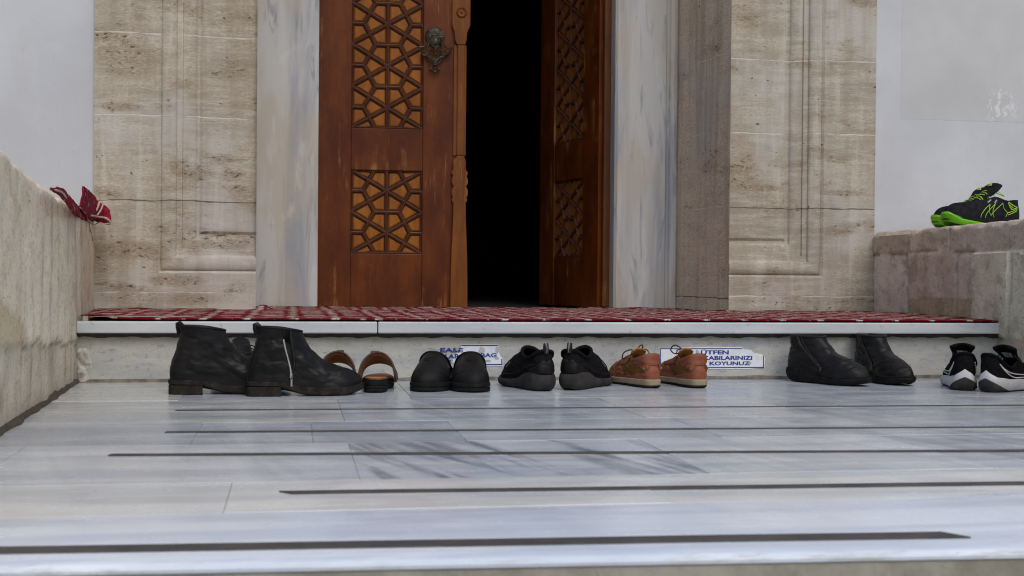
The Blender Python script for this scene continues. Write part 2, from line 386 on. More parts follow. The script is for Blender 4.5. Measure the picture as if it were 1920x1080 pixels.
for i in range(6):
    xs = [XL]+[on_z(u, cutv[i], 0).x for u in cuts[i]]+[XR]
    if i == 0: xs = [XL, XR]
    for k in range(len(xs)-1):
        g_ = .0005; x0, x1 = xs[k]+g_, xs[k+1]-g_; y0, y1 = rows[i]+g_*(i > 0), rows[i+1]-g_
        if x1-x0 < .03: continue
        n0 = len(t.v); zt = random.uniform(-.0006, .0006)
        e = .014 if i == 0 else .0022
        skew = [0, .0, .03, .04, .05, .0][i]
        ring = lambda o, z: [(x0+o, y0+o, z), (x1-o, y0+o, z), (x1-o, y1-min(o, .0022), z), (x0+o, y1-min(o, .0022), z)]
        if i == 0: rr = [ring(.01, -.018), ring(.001, -.013), ring(0, -.009), ring(.002, -.005), ring(.007, -.0015), ring(.014, 0)]
        else: rr = [ring(0, -.02), ring(0, zt-.0007), ring(.001, zt)]
        if i == 0: rr = [[(x, y if y > rows[0]+.05 else YEf(x)+y-rows[0], z) for x, y, z in q] for q in rr]
        t.grid(rr, True); t.f.append(tuple(len(t.v)-4+q for q in range(4))); t.mi.append(0)
        tt = tints[i][min(k, len(tints[i])-1)]
        t.tint += [tt]*(len(t.v)-n0)
tiles = t.build('marble_slabs', m_floor, land, smooth=30)
gr = MB(); gr.box((XL, YE+.02, -.03), (XR, YR+.02, -.0021)); gr.build('joint_bed', plain('joint_mortar', (.36, .35, .34), .9), land)
for (u0, v0, u1, v1, w) in ((332, 770, 2300, 758, .010), (313, 811, 2300, 799, .014), (208, 854, 2300, 844, .019), (548, 925, 2300, 902, .024), (-200, 1037, 1806, 1004, .036)):
    a, c = on_z(u0, v0, 0), on_z(u1, v1, 0)
    s_ = MB(); npt = 60; e = .02 if u0 > 500 or u1 < 1900 else .004
    lo, hi = [], []
    for k in range(npt+1):
        f = k/npt; p = a.lerp(c, f); wob = .0018*noise.noise(V((p.x*3, p.y*9, 0)))
        lo.append(V((p.x-(e if k == 0 and u0 < 500 else 0), p.y-w/2+wob, 0))); hi.append(V((p.x-(e if k == 0 and u0 > 500 else 0)+(-e*1.5 if k == npt else 0), p.y+w/2+wob, 0)))
    s_.grid([[q+V((0, 0, -.001)) for q in lo], [q+V((0, 0, .0022)) for q in lo], [q+V((0, 0, .0022)) for q in hi], [q+V((0, 0, -.001)) for q in hi]])
    s_.build('inlay_strip', m_strip, land)

# ------------------------------------------------------------------ dirt in the wall foot
b = MB(); rows_ = []
for k in range(220):
    f = k/219; p = LW[0].lerp(LW[2], f); w_ = .002+.011*max(0, .25+noise.fractal(V((p.y*7, 1, 2)), 1, 2, 4)); h_ = .002+.009*abs(noise.noise(V((p.y*23, 5, 1))))
    rows_.append([(p.x-.02, p.y, .012+h_), (p.x+w_*.3, p.y, .004+h_), (p.x+w_, p.y, .0028), (p.x+w_+.002, p.y, -.001)])
b.grid(rows_); b.build('dirt_line', plain('dry_dirt', (.10, .075, .05), .95, (.05, .038, .028), 60, 160, .6, .004), land, smooth=180)
# ------------------------------------------------------------------ step
XSL, XSR = LW[2].x-.02, on_z(1876, 605, ZS).x
step = thing('doorstep', (0, YR, 0), 0, 'grey marble doorstep with white slab edge behind the row of shoes', 'step')
def LB(a, c, o): return (V(a)-o, V(c)-o)
O = V((0, YR, 0))
b = MB(); b.box(*LB((XSL-.1, YR, -.01), (XSR+.06, YP-.3, ZS-.0375), O)); b.box(*LB((XSL-.3, YP-.358, ZS-.20), (XSR+.3, YJ+.30, ZS-.0165), O)); b.build('riser', m_riser, step)
xj = on_y(707, 615, YR).x
zb = ZS-.036
for x0, x1 in ((on_y(143, 610, YR-.03).x, xj-.0012), (xj+.0012, on_y(1875, 612, YR-.03).x)):
    b = MB(); b.box(*LB((x0, YR-.032, zb), (x1, YP-.36, ZS), O)); b.build('step_slab', m_slab, step, bevel=.004)
# ragged near-black strip under the slab lip, standing in for the shadow there
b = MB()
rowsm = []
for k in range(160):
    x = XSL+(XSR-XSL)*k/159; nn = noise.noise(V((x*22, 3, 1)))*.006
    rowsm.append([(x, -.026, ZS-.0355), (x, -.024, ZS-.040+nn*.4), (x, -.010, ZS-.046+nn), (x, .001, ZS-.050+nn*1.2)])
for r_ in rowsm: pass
b.grid(rowsm); b.build('lip_shadow_strip', plain('lip_shadow_dark', (.045, .036, .026), .95, (.022, .018, .013), 40, 90, .5, .004), step)
b = MB()
rowsm = []
for k in range(140):
    x = XSL+(XSR-XSL)*k/139; nn = .5+.5*noise.noise(V((x*9, 7, 1)))
    rowsm.append([(x, -.003-.014*nn**2, .0005), (x, -.002-.004*nn, .004+.005*nn), (x, .002, .009+.006*nn)])
b.grid(rowsm); b.build('base_mortar', plain('grey_mortar', (.20, .18, .15), .95, (.10, .085, .07), 30, 80, .5, .004), step, smooth=180)

b = MB(); rows_ = []
for i in range(25):
    r_ = []
    for j in range(15):
        u, v = 147+27*j/14, 652+64*i/24; p = on_y(u, v, YR); e = max(0, 1-(j/14)**1.5-.35*abs(i/12-1))
        nn = noise.fractal(V((p.x*45, 3, p.z*45)), 1, 2, 4); r_.append((p.x, .001-.022*max(-.04, e*(.55+nn)), p.z))
    rows_.append(r_)
b.grid(rows_); b.build('corner_mortar', plain('crumbling_mortar', (.56, .53, .46), .95, (.36, .33, .28), 50, 110, .6, .004), step, smooth=180)

# ------------------------------------------------------------------ parapets
def parapet(name, path, topz, thick, side, mat, tintf, label, amp=.004, z0=0.0, nl=150, nh=44):
    base = path[0]; t_ = thing(name, (base.x, base.y, 0), 0, label, 'wall')
    P = [V((p.x, p.y, 0)) for p in path]; seg = [(P[i+1]-P[i]).length for i in range(len(P)-1)]; tot = sum(seg)
    def at(f):
        d = f*tot
        for i, s in enumerate(seg):
            if d <= s or i == len(seg)-1:
                return P[i].lerp(P[i+1], d/s), (P[i+1]-P[i]).normalized()
            d -= s
    b = MB(); b.tint = []; rows_ = []
    for i in range(nl+1):
        p, tg = at(i/nl); nrm = V((-tg.y, tg.x, 0))*side     # outward (away from the landing)
        zt = topz(p); r_ = []
        for k in range(nh+1):
            z = z0+(zt-.02-z0)*k/nh; q = p+V((0, 0, z))
            c, off = tintf(q, zt)
            q = q+nrm*(off+amp*(noise.fractal(q*7, 1.0, 2.0, 4))+.0012*noise.noise(q*60)); r_.append((q, c))
        for a_ in (25, 50, 75, 90):
            q = p+V((0, 0, zt-.02+.02*math.sin(R(a_))))+nrm*(.02*(1-math.cos(R(a_))))
            c, off = tintf(q, zt); ch = .012*max(0, noise.fractal(q*11, 1, 2, 3))
            q = q+nrm*ch*.8-V((0, 0, ch*.7)); r_.append((q, c))
        for w in (.10, .2, .3, 1.0):
            q = p+nrm*(.02+(thick-.02)*w)+V((0, 0, zt+.002*noise.noise(p*13+V((w*9, 0, 0))))); r_.append((q, (.9, .9, .9)))
        q = p+nrm*thick+V((0, 0, ZG)); r_.append((q, (.9, .9, .9)))
        rows_.append(r_)
    b.grid([[q-V((base.x, base.y, 0)) for q, c in r_] for r_ in rows_])
    b.tint = [c for r_ in rows_ for q, c in r_]
    for r_ in (rows_[0], rows_[-1]):
        b.add([q-V((base.x, base.y, 0)) for q, c in r_], [tuple(range(len(r_)))]); b.tint += [c for q, c in r_]
    b.build('masonry', mat, t_, smooth=50)
    return t_
lz = []
for u, v in ((0, 270), (28, 296), (55, 324), (75, 340), (96, 354), (140, 384), (176, 408)):
    seg = (LW[1], LW[2]) if u < -1 else None
    A, Bp = (LW[1], LW[2]) if u <= 0 else (LW[1], LW[2])
    p = on_line(u, v, A, Bp)
    if p.y > LW[2].y: p = on_line(u, v, LW[2], LW[3])
    lz.append((p.y, p.z))
print('LEFT TOP', [(round(a, 2), round(c, 3)) for a, c in lz])
lz.sort(); lztop = spl(lz)
random.seed(3)
def tintL(q, zt):
    u, v = proj(q); c = V((1, 1, 1)); off = 0
    cols = [(0, (1.03, 1.03, .98)), (46, (1.12, 1.12, 1.1)), (97, (1.05, 1.06, 1.02)), (130, (.98, .97, .92)), (152, (.88, .84, .78)), (400, (.9, .86, .8))]
    for i in range(len(cols)-1):
        if cols[i][0] <= u < cols[i+1][0]: c = V(cols[i][1])
        d = abs(u-cols[i+1][0])
        if d < 1.4: off += .003*(1-d/1.4); c = c*.86
    nb = 655-u*.12+ (18*noise.noise(V((q.y*6, 3, q.z)))+9*noise.noise(V((q.y*19, 1, 3))))
    if v > nb:                     # spalled base band
        c = V((.86, .85, .82))*(1+.22*noise.noise(q*9)); off += .006
    if abs(v-nb) < 3.5: c = V((c.x*.62, c.y*.55, c.z*.46))
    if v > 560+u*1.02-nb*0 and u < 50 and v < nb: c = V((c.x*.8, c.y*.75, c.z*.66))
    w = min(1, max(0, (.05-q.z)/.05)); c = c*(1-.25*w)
    return (c.x, c.y, c.z), off
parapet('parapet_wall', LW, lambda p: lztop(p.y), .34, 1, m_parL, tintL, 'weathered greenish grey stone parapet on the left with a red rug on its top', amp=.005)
rz_ = []
for u, v in ((1640, 435), (1705, 430), (1780, 423), (1850, 416), (1920, 408)):
    p = on_line(u, v, RW1, RW2); rz_.append((p.y, p.z))
print('RIGHT TOP', [(round(a, 2), round(c, 3)) for a, c in rz_])
rz_.sort(); rztop = spl(rz_)
blkR = [(1600, 380, 1706, 477, (.80, .74, .68)), (1706, 380, 1781, 471, (1.0, .94, .86)), (1781, 380, 3000, 473, (.92, .88, .82)),
        (1600, 477, 1704, 700, (1.05, 1.02, 1.0)), (1704, 471, 1794, 700, (.96, .90, .84)), (1794, 473, 1833, 700, (1.08, 1.04, .99)),
        (1833, 470, 1904, 634, (1.12, 1.15, 1.02)), (1904, 470, 3000, 634, (1.06, 1.08, .96)), (1833, 634, 3000, 1200, (.85, .78, .70))]
def tintR(q, zt):
    u, v = proj(q); u += 2.5*noise.noise(q*8); v += 2.5*noise.noise(q*8+V((5, 5, 5))); c = V((1, 1, 1)); off = 0
    for (u0, v0, u1, v1, cc) in blkR:
        if u0 <= u < u1 and v0 <= v < v1:
            c = V(cc); d = min(abs(u-u0), abs(u-u1), abs(v-v0), abs(v-v1))
            if u0 >= 1833: off -= .022
            off += .004*((u0*7+v0*3) % 5-2)
            if d < 1.5: c = c*.7; off += .006
            break
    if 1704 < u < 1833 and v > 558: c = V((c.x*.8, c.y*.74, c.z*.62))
    return (c.x, c.y, c.z), off
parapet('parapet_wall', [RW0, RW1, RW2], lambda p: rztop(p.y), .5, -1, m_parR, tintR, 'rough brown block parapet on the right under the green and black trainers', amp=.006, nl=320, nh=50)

# ------------------------------------------------------------------ building
TOP = 4.2
BO = V((fx(740, YP), YP, 0))
bld = thing('building', BO, 0, 'pale stone mosque entrance with carved wooden doors and white plaster walls', 'building')
def bb(name, boxes, mat, bevel=0, parent=None):
    b = MB()
    for a, c in boxes: b.box(V(a)-BO, V(c)-BO)
    return b.build(name, mat, parent or bld, bevel=bevel)
xl0, xl1 = fx(176, YP, 300), fx(481, YP, 300)
xr0, xr1 = fx(1369, YP, 300), fx(1641, YP, 300)
YW = YP+.012
bb('plaster_wall', [((-4.5, YW, ZG), (xl0, YW+.5, TOP))], m_plaster)
wr_ = bb('plaster_wall', [((xr1, YW, ZG), (7.0, YW+.5, TOP))], m_plaster)
bb('plaster_patch', [((fx(1690, YW, 100), YW-.0006, fz(226, YW, 1800)), (6.4, YW+.01, 2.6))], m_patch)
# pilasters with L-shaped moulded frame
def pilaster(x_out, x_in, xm, zm, mirror, mat):
    # x_out outer edge, x_in inner (door) edge; moulding outer corner at (xm, zm)
    s = -1 if mirror else 1; b = MB(); k_ = 1.0
    prof = [(0, 0), (.005, .005), (.010, .010)]
    for i in range(9):
        a = math.pi*i/8; prof.append((.010+.030*(1-math.cos(a)), .012-.016*math.sin(a)))
    prof += [(.071, .018), (.075, .020), (.092, .020), (.094, .030)]
    for i in range(7):
        a = math.pi/2*i/6; prof.append((.096+.05*math.sin(a), .030+.022*(1-math.cos(a))))
    prof += [(.150, .056), (.158, .057), (.166, .050), (.170, .047)]
    prof = [(o, d*(.75 if mirror else .7)) for o, d in prof]
    H = TOP; zb0 = ZS-.03
    P = lambda x, d, z: V((x, YP+d, z))-BO
    rows_ = [[P(xm+s*o, d, H), P(xm+s*o, d, zm+o), P(x_in, d, zm+o)] for o, d in prof]
    # finer subdivision for a slightly worn edge
    out = []
    for r_ in rows_:
        rr = []
        for a, c, nn in ((r_[0], r_[1], 60), (r_[1], r_[2], 14)):
            for i in range(nn): rr.append(a.lerp(c, i/nn))
        rr.append(r_[2]); out.append([p+V((0, .0012*noise.noise((p+BO)*14), .0)) for p in rr])
    b.grid(out)
    o, d = prof[-1]
    b.add([P(xm+s*o, d, H), P(xm+s*o, d, zm+o), P(x_in, d, zm+o), P(x_in, d, H)], [(0, 1, 2, 3)])
    b.add([P(x_out, 0, H), P(x_out, 0, zb0), P(xm, 0, zb0), P(xm, 0, zm), P(xm, 0, H)], [(0, 1, 2, 3, 4)])
    b.add([P(xm, 0, zm), P(xm, 0, zb0), P(x_in, 0, zb0), P(x_in, 0, zm)], [(0, 1, 2, 3)])
    b.add([P(x_out, 0, H), P(x_out, 0, zb0), P(x_out, .6, zb0), P(x_out, .6, H)], [(0, 1, 2, 3)])
    return b.build('pilaster', mat, bld, smooth=35)
zmL, zmR = fz(512, YP, 330), fz(520, YP, 1450)
pilaster(xl0, xl1, fx(297, YP, 300), zmL, False, m_pilL)
pilaster(xr1, xr0, fx(1545, YP, 300), zmR, True, m_pilR)
# reveals (deep inner sides of the portal)
XJL, XJR0, XJR1, XJLin = fx(481, YJ, 300)-.01, fx(1153, YJ, 300), fx(1271, YJ, 300), fx(597, YJ, 300)
b = MB(); P = lambda x, y, z: V((x, y, z))-BO
def reveal(xa, xb):
    b = MB(); rows_ = []
    for i in range(90):
        z = ZS-.03+(TOP-ZS)*(i/89)
        ch = .006*max(0, noise.noise(V((1, 2, z*14))))
        rows_.append([P(xa+(ch if xb > xa else -ch)*0, YP+.0005+ch, z), P(xa+(xb-xa)*.35, YP+(YJ-YP)*.35, z), P(xb, YJ+.03, z)])
    b.grid(rows_); return b.build('reveal', m_reveal, bld)
reveal(xr0, XJR1+.002); reveal(xl1, xl1-.02)
# marble jambs + lintel
ZL = 2.62
bb('door_jamb', [((xl1-.06, YJ, ZS-.03), (XJLin, YJ+.30, ZL))], m_jamb, bevel=.006)
jr = MB()   # right jamb with a rolled edge
pts = []
prof = [(XJR0, YJ+.30), (XJR0, YJ+.012), (XJR0+.012, YJ)]
wj = XJR1-XJR0
for f, d in ((.10, .0), (.80, .0), (.82, .010), (.86, .012), (.88, .003), (.93, -.002), (.98, .004), (1.0, .02), (1.05, .03)):
    prof.append((XJR0+wj*f, YJ+d))
prof += [(XJR1+.02, YJ+.30)]
jr.grid([[P(x, y, ZS-.03) for x, y in prof], [P(x, y, ZL) for x, y in prof]])
jr.build('door_jamb', m_jamb, bld, smooth=30)
bb('lintel', [((XJLin-.2, YJ+.004, ZL), (XJR0+.25, YJ+.30, ZL+.34))], m_jamb, bevel=.006)
bb('portal_wall', [((xl1-.05, YJ+.02, ZL+.34), (xr0+.05, YJ+.42, TOP))], m_reveal)
bb('cornice', [((-4.6, YP-.10, TOP), (7.1, YP+2.2, TOP+.3))], m_pilR)
# frame seen at the right hinge
XH = fx(1131, YD, 300)
bb('door_frame', [((XH, YD-.012, ZS), (XJR0+.03, YD+.06, ZL)), ((XJLin-.05, YD-.002, ZL-.06), (XJR0, YD+.05, ZL))], wood('frame_wood', (.14, .05, .014), (.09, .03, .01)), bevel=.003)
# interior room
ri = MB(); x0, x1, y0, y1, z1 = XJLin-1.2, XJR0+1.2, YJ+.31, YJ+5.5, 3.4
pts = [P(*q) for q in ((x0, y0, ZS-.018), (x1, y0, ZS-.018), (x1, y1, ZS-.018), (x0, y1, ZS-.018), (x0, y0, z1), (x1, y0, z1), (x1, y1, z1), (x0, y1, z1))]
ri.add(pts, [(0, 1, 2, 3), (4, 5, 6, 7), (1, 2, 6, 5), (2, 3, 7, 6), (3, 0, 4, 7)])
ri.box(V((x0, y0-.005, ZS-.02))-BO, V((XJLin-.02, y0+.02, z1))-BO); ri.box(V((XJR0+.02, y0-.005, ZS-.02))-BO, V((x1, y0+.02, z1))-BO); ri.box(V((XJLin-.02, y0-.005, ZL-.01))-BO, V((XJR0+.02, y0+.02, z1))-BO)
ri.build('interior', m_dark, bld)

# ------------------------------------------------------------------ doors
zd = lambda v: fz(v, YD, 720)
xd = lambda u: fx(u, YD, 400)
HX = XJLin-.02                       # left hinge line
WLEAF = xd(861)-HX
xp0, xp1 = xd(657)-HX, xd(791)-HX
per = (zd(320)-zd(476))/2
PAN = [(zd(476), zd(320)), (zd(242), zd(242)+8*(zd(320-78.5)-zd(320)))]
PAN[1] = (PAN[1][0], PAN[1][0]+8*per)
ZT = ZL-.062
def leaf(mirror, loc, rot):
    s = -1 if mirror else 1; z00 = ZS-.006
    b = MB()
    def bx(b, x0, x1, y0, y1, z0, z1):
        a, c = sorted((s*x0, s*x1)); b.box((a, y0, z0), (c, y1, z1))
    bx(b, 0, xp0, -.02, .03, z00, ZT); bx(b, xp1, WLEAF, -.02, .03, z00, ZT)
    zs = [z00, PAN[0][0], PAN[0][1], PAN[1][0], PAN[1][1], ZT]
    for k in (0, 2, 4): bx(b, xp0+.0005, xp1-.0005, -.0185, .03, zs[k], zs[k+1])
    door = b.build('door', m_door, bld, bevel=.0025)
    door.location = V(loc)-BO; door.rotation_euler = (0, 0, rot)
    for z0, z1 in PAN:
        W = (xp1-xp0)/2; xc = (xp0+xp1)/2; npd = round((z1-z0)/per)
        c = MB(); bx(c, xp0, xp1, -.002, .02, z0, z1); c.mi = [1]*len(c.mi)
        def cell(poly):
            P2 = [V((xc+W*x, z)) for x, z in poly]; cen = sum(P2, V((0, 0)))/len(P2)
            if sum(P2[i-1].cross(P2[i]) for i in range(len(P2))) < 0: P2.reverse()
            def inset(d):
                out = []
                for i, p in enumerate(P2):
                    a, q = (p-P2[i-1]).normalized(), (P2[(i+1) % len(P2)]-p).normalized()
                    n1, n2 = V((-a.y, a.x)), V((-q.y, q.x)); m_ = (n1+n2); m_ = m_/max(.25, m_.dot(n1)); out.append(p+m_*d)
                return out
            mx = min(abs((P2[i]-P2[i-1]).normalized().cross(cen-P2[i])) for i in range(len(P2)))
            if mx < .014: return
            rows_ = [[V((s*p.x, y, p.y)) for p in inset(d)] for d, y in ((.0098, -.0015), (.0105, -.0045), (min(.0165, mx*.75), -.0085))]
            c.grid(rows_, True); c.f.append(tuple(range(len(c.v)-len(P2), len(c.v)))); c.mi.append(0)
        q4 = per/4
        for k in range(npd):
            za = z0+per*k; zq = za+per/2; zb2 = za+per
            for g_ in (-1, 1):
                cell([(0, za), (g_*.34, za), (g_*.5, za+q4), (0, zq)]); cell([(0, zb2), (g_*.34, zb2), (g_*.5, zb2-q4), (0, zq)])
                cell([(g_*.5, za+q4), (g_*.66, zq), (g_*.5, zb2-q4), (0, zq)])
                cell([(g_, za), (g_*.5, za+q4), (g_*.66, zq), (g_, zq)]); cell([(g_, zb2), (g_*.5, zb2-q4), (g_*.66, zq), (g_, zq)])
                if k: cell([(g_*.34, za), (g_*.5, za+q4), (g_, za), (g_*.5, za-q4)])
                else: cell([(g_*.34, za), (g_*.5, za+q4), (g_, za)])
                if k == npd-1: cell([(g_*.34, zb2), (g_*.5, zb2-q4), (g_, zb2)])
        c.build('panel_board', [m_cell, m_groove], door)
        lat = MB(); bw = .0074
        def bar(ax, az, bx_, bz, w=bw):
            A, Bq = V((ax, 0, az)), V((bx_, 0, bz)); d = (Bq-A).normalized(); nn = V((-d.z, 0, d.x))
            rows_ = []
            for q in (A-d*.001, Bq+d*.001):
                rows_.append([q+nn*(w*o)+V((0, y, 0)) for o, y in ((-1, -.0045), (-.8, -.0125), (-.28, -.0145), (0, -.012), (.28, -.0145), (.8, -.0125), (1, -.0045))])
            rows_ = [[V((s*p.x, p.y, p.z)) for p in r_] for r_ in rows_]; lat.grid(rows_)
        X = lambda f: xc+W*f
        bar(xc, z0, xc, z1)
        for xx in (xp0+.004, xp1-.004): bar(xx, z0, xx, z1, .0052)
        for zz in (z0+.004, z1-.004): bar(xp0, zz, xp1, zz, .0052)
        for k in range(npd):
            za = z0+per*k; zm_ = za+per/2; zb_ = za+per
            for sg in (-1, 1):
                bar(X(sg), za, xc, zm_); bar(X(sg), zb_, xc, zm_)
                bar(X(sg*.34), za, X(sg*.66), zm_); bar(X(sg*.66), zm_, X(sg*.34), zb_)
                bar(X(sg), zm_, X(sg*.66), zm_)
            if k: bar(X(-.34), za, X(.34), za)
        lat.build('lattice', m_bar, door)
    return door
dl = leaf(False, (HX, YD, 0), 0)
# right leaf swings inwards until its free edge shows at pixel 1020
best = min((abs(proj(V((XH-WLEAF*math.cos(a), YD+WLEAF*math.sin(a), .6)))[0]-1020), a) for a in [R(k*.5) for k in range(40, 200)])[1]
print('door angle', math.degrees(best), 'leaf', WLEAF)
dr = leaf(True, (XH, YD+.02, 0), -best)
# meeting post on the left leaf
px = lambda u: xd(u)-HX
zz = lambda v: zd(v)
def outline(rows_): return [(px(l), zz(v)) for v, l, r_ in rows_]+[(px(r_), zz(v)) for v, l, r_ in rows_[::-1]]
post = MB()
sil = [(-420, 843, 877), (44, 843, 877), (52, 845, 874), (58, 847.5, 871.5), (72, 848.5, 870.5), (78, 851, 868.5), (81, 852, 868)]
post.prism(outline(sil), -.040, -.0205)
post.prism(outline([(81.2, 847, 871), (290, 847, 871)]), -.028, -.0205)
post.prism(outline([(81.2, 854, 867), (289, 854, 867)]), -.037, -.0285)
low = [(290, 854, 867), (293, 853, 868), (297, 848, 870), (302, 847, 871), (318, 847, 871), (320, 844, 874), (325, 844, 874), (328, 847, 872), (333, 845, 874), (340, 844, 875), (345, 846, 873), (349, 848, 871),
       (351, 846, 873), (358, 844, 875), (365, 845, 874), (370, 847, 872), (372, 844.5, 874), (376, 845, 873.5), (378, 847.5, 871), (420, 847, 872), (480, 844.5, 874.5), (540, 843.5, 875.5), (577, 843.5, 875.5)]
post.prism(outline(low), -.042, -.0205)
post.build('meeting_post', m_post, dl, bevel=.003)
ro = MB(); rc = (px(860.5), -.040, zz(20))
ro.lathe([(.0001, -.008), (.004, -.008), (.006, -.002), (.012, -.001), (.0165, -.003), (.021, -.007), (.025, -.003), (.0265, .002)], rc, n=28)
ro.build('rosette', m_post, dl, smooth=40)
# knocker
kn = MB(); kc = V((px(813), -.021, zz(67))); u_ = (px(826)-px(816))/10
KP = lambda x, y, d=.0: V((px(767+x/9), -.024-d, zz(30+y/9)))
rad = 165/9*u_
kn.lathe([(.0001, -.010), (rad*.35, -.010), (rad*.5, -.013), (rad*.62, -.012), (rad*.95, -.008), (rad, -.003), (rad, .001)], kc+V((-rad*.06, 0, 0)), n=40)
for k in range(30):
    a = 2*math.pi*k/30
    kn.tube([kc+V((-rad*.06, 0, 0))+V((math.cos(a)*rad*f, -.011-.002*(f < .8), math.sin(a)*rad*f)) for f in (.55, .75, .98)], .0018, 5)
def curve(pts, r, d=.014, closed=False, n=28): kn.tube(smooth_path([KP(x, y, d) for x, y in pts], n, closed), r, 6, closed)
curve([(400, 410), (350, 340), (352, 310), (385, 303), (408, 320), (435, 303), (470, 310), (472, 340), (430, 400)], .0026, .018)
for m in (1, -1):
    f = lambda L_: [(405+m*(x-405), y) for x, y in L_]
    curve(f([(340, 358), (300, 365), (278, 420), (300, 450), (275, 520), (300, 580), (350, 570), (400, 640)]), .0030, .016)
    curve(f([(270, 440), (240, 500), (180, 525), (132, 512), (150, 590), (200, 650), (250, 655), (330, 600), (300, 580)]), .0034, .013)
    curve(f([(190, 580), (230, 600), (270, 610), (235, 640), (190, 580)]), .0030, .012)
    curve(f([(260, 660), (300, 740), (360, 790), (398, 810), (390, 760), (330, 690), (260, 660)]), .0036, .012)
    curve(f([(400, 640), (360, 680), (400, 740), (405, 700)]), .0028, .014)
    curve(f([(400, 815), (350, 830), (345, 870), (312, 890), (345, 905), (395, 960)]), .0036, .012)
    curve(f([(405, 440), (375, 470), (345, 495), (385, 515), (405, 560)]), .0032, .018)
for x, y, r_ in ((405, 495, .0055), (405, 545, .004), (405, 935, .0062), (405, 870, .0052), (300, 690, .004), (490, 705, .004), (235, 615, .0045), (580, 625, .0045), (405, 790, .0045)):
    c_ = KP(x, y, .016); kn.lathe([(r_*math.sin(a), -r_*.8*math.cos(a)) for a in [math.pi/2*i/5+.001 for i in range(6)]], c_, n=10)
kn.build('knocker', m_iron, dl, smooth=60)

# ------------------------------------------------------------------ carpet on the step
def carpet_m(name, obj=False, dens=1.0):
    g = G(name); p = g.obj() if obj else g.pos(); x, y, z = g.xyz(p)
    jx = g.math('ADD', g.math('MULTIPLY', x, dens/.132), g.math('MULTIPLY', g.math('SUBTRACT', g.noise(g.map(p, (4*dens, 45*dens, 45*dens)), 1, 3, .6), .5), .5))
    jy = g.math('ADD', g.math('MULTIPLY', y, dens/.155), g.math('MULTIPLY', g.math('SUBTRACT', g.noise(g.map(p, (26*dens, 5*dens, 5*dens)), 1.0, 4, .7), .5), .42))
    fu = g.math('FRACT', g.math('ADD', jx, 50.0)); fv = g.math('FRACT', g.math('ADD', jy, 50.0))
    au = g.math('ABSOLUTE', g.math('SUBTRACT', fu, .5)); av = g.math('ABSOLUTE', g.math('SUBTRACT', fv, .5))
    post = g.math('MULTIPLY', g.rng(au, .40, .425), g.rng(g.math('ABSOLUTE', g.math('SUBTRACT', av, .27)), .15, .11))
    dash = g.math('MULTIPLY', g.rng(av, .145, .10), g.rng(au, .30, .22))
    line = g.math('MULTIPLY', g.rng(av, .435, .46), g.rng(g.noise(g.map(p, (14*dens, 30, 30)), 1, 3), .46, .52))
    mm = g.math('MAXIMUM', g.math('MAXIMUM', post, dash), line)
    mm = g.math('MULTIPLY', mm, g.rng(g.noise(g.map(p, (40, 90, 60)), 1, 3, .7), .40, .44))
    pile = g.noise(p, 420, 2)
    red = g.mix(g.rng(g.noise(p, 25, 4, .7), .35, .7), (.19, .006, .016), (.10, .004, .010))
    col = g.mix(mm, red, g.mix(g.rng(g.noise(p, 30, 4), .35, .7), (.60, .54, .46), (.42, .35, .30)))
    return g.out(col, .95, g.bump(g.math('SUBTRACT', g.math('MULTIPLY', pile, .6), mm), .7, .006), .05)
m_carpet = carpet_m('red_patterned_carpet')
m_jute = plain('carpet_backing', (.42, .36, .28), .95, (.28, .2, .13), 40)
fl = on_z(152, 600, ZS+.008); frt = on_z(1872, 603, ZS+.008)
yf = YR-.020
b = MB(); rows_ = []
xa, xb_ = fl.x+.005, RW1.x-.012
xsC = sorted([xa+(xb_+.2-xa)*i/240 for i in range(241)]+[xl1-.001, xl1+.001, xr0-.001, xr0+.001])
co = V((xa, yf, ZS))
fun_l = lambda y: LW[2].lerp(LW[3], min(1, max(0, (y-LW[2].y)/(LW[3].y-LW[2].y)))).x
fun_r = lambda y: RW1.lerp(RW2, min(1, max(0, (y-RW1.y)/(RW2.y-RW1.y)))).x
for x in xsC:
    yb = YJ-.004 if xl1 < x < xr0 else YP-.004
    yb += .006*noise.noise(V((x*7, 2, 2)))*0
    yy0 = yf+.004*noise.noise(V((x*11, 4, 4)))
    r_ = []
    for k in range(31):
        f = k/30; y = yy0+(yb-yy0)*f
        xx = x
        lo_, hi_ = fun_l(y)+.012, fun_r(y)-.012
        xx = lo_+(x-xa)/(xb_+.2-xa)*(hi_-lo_)
        z = ZS+.0050+.0012*noise.noise(V((xx*4, y*4, 0)))-.013*min(1, max(0, (y-YP+.35)/.5))
        e = max(0, 1-(yb-y)/.03); z += e*e*(.003+.006*noise.noise(V((xx*9, 1, 5))))
        dc = math.hypot(xx-xl1-.03, (y-YP-.05)); z += .035*math.exp(-(dc/.035)**2)
        dc = math.hypot(xx-xr0+.03, (y-YP-.1)); z += .03*math.exp(-(dc/.04)**2)
        dl_ = math.hypot(xx-xa, (y-yf)*.6); z += .012*math.exp(-(dl_/.06)**2)
        r_.append(V((xx, y, z))-co)
    rows_.append(r_)
b.grid(rows_)
cp = b.build('carpet', m_carpet, smooth=180, solid=.0042); cp.location = co
tag(cp, 'long red and cream woven carpet covering the doorstep slab', 'carpet')
# pale strip of turned-up backing at the left front corner
b = MB(); q0 = V((xa, yf, ZS))
b.box((-.020, -.004, .0005), (-.006, .02, .016)); b.box((-.006, .0, .013), (.30, .03, .0145))
b.build('backing_flap', m_jute, cp, bevel=.001)

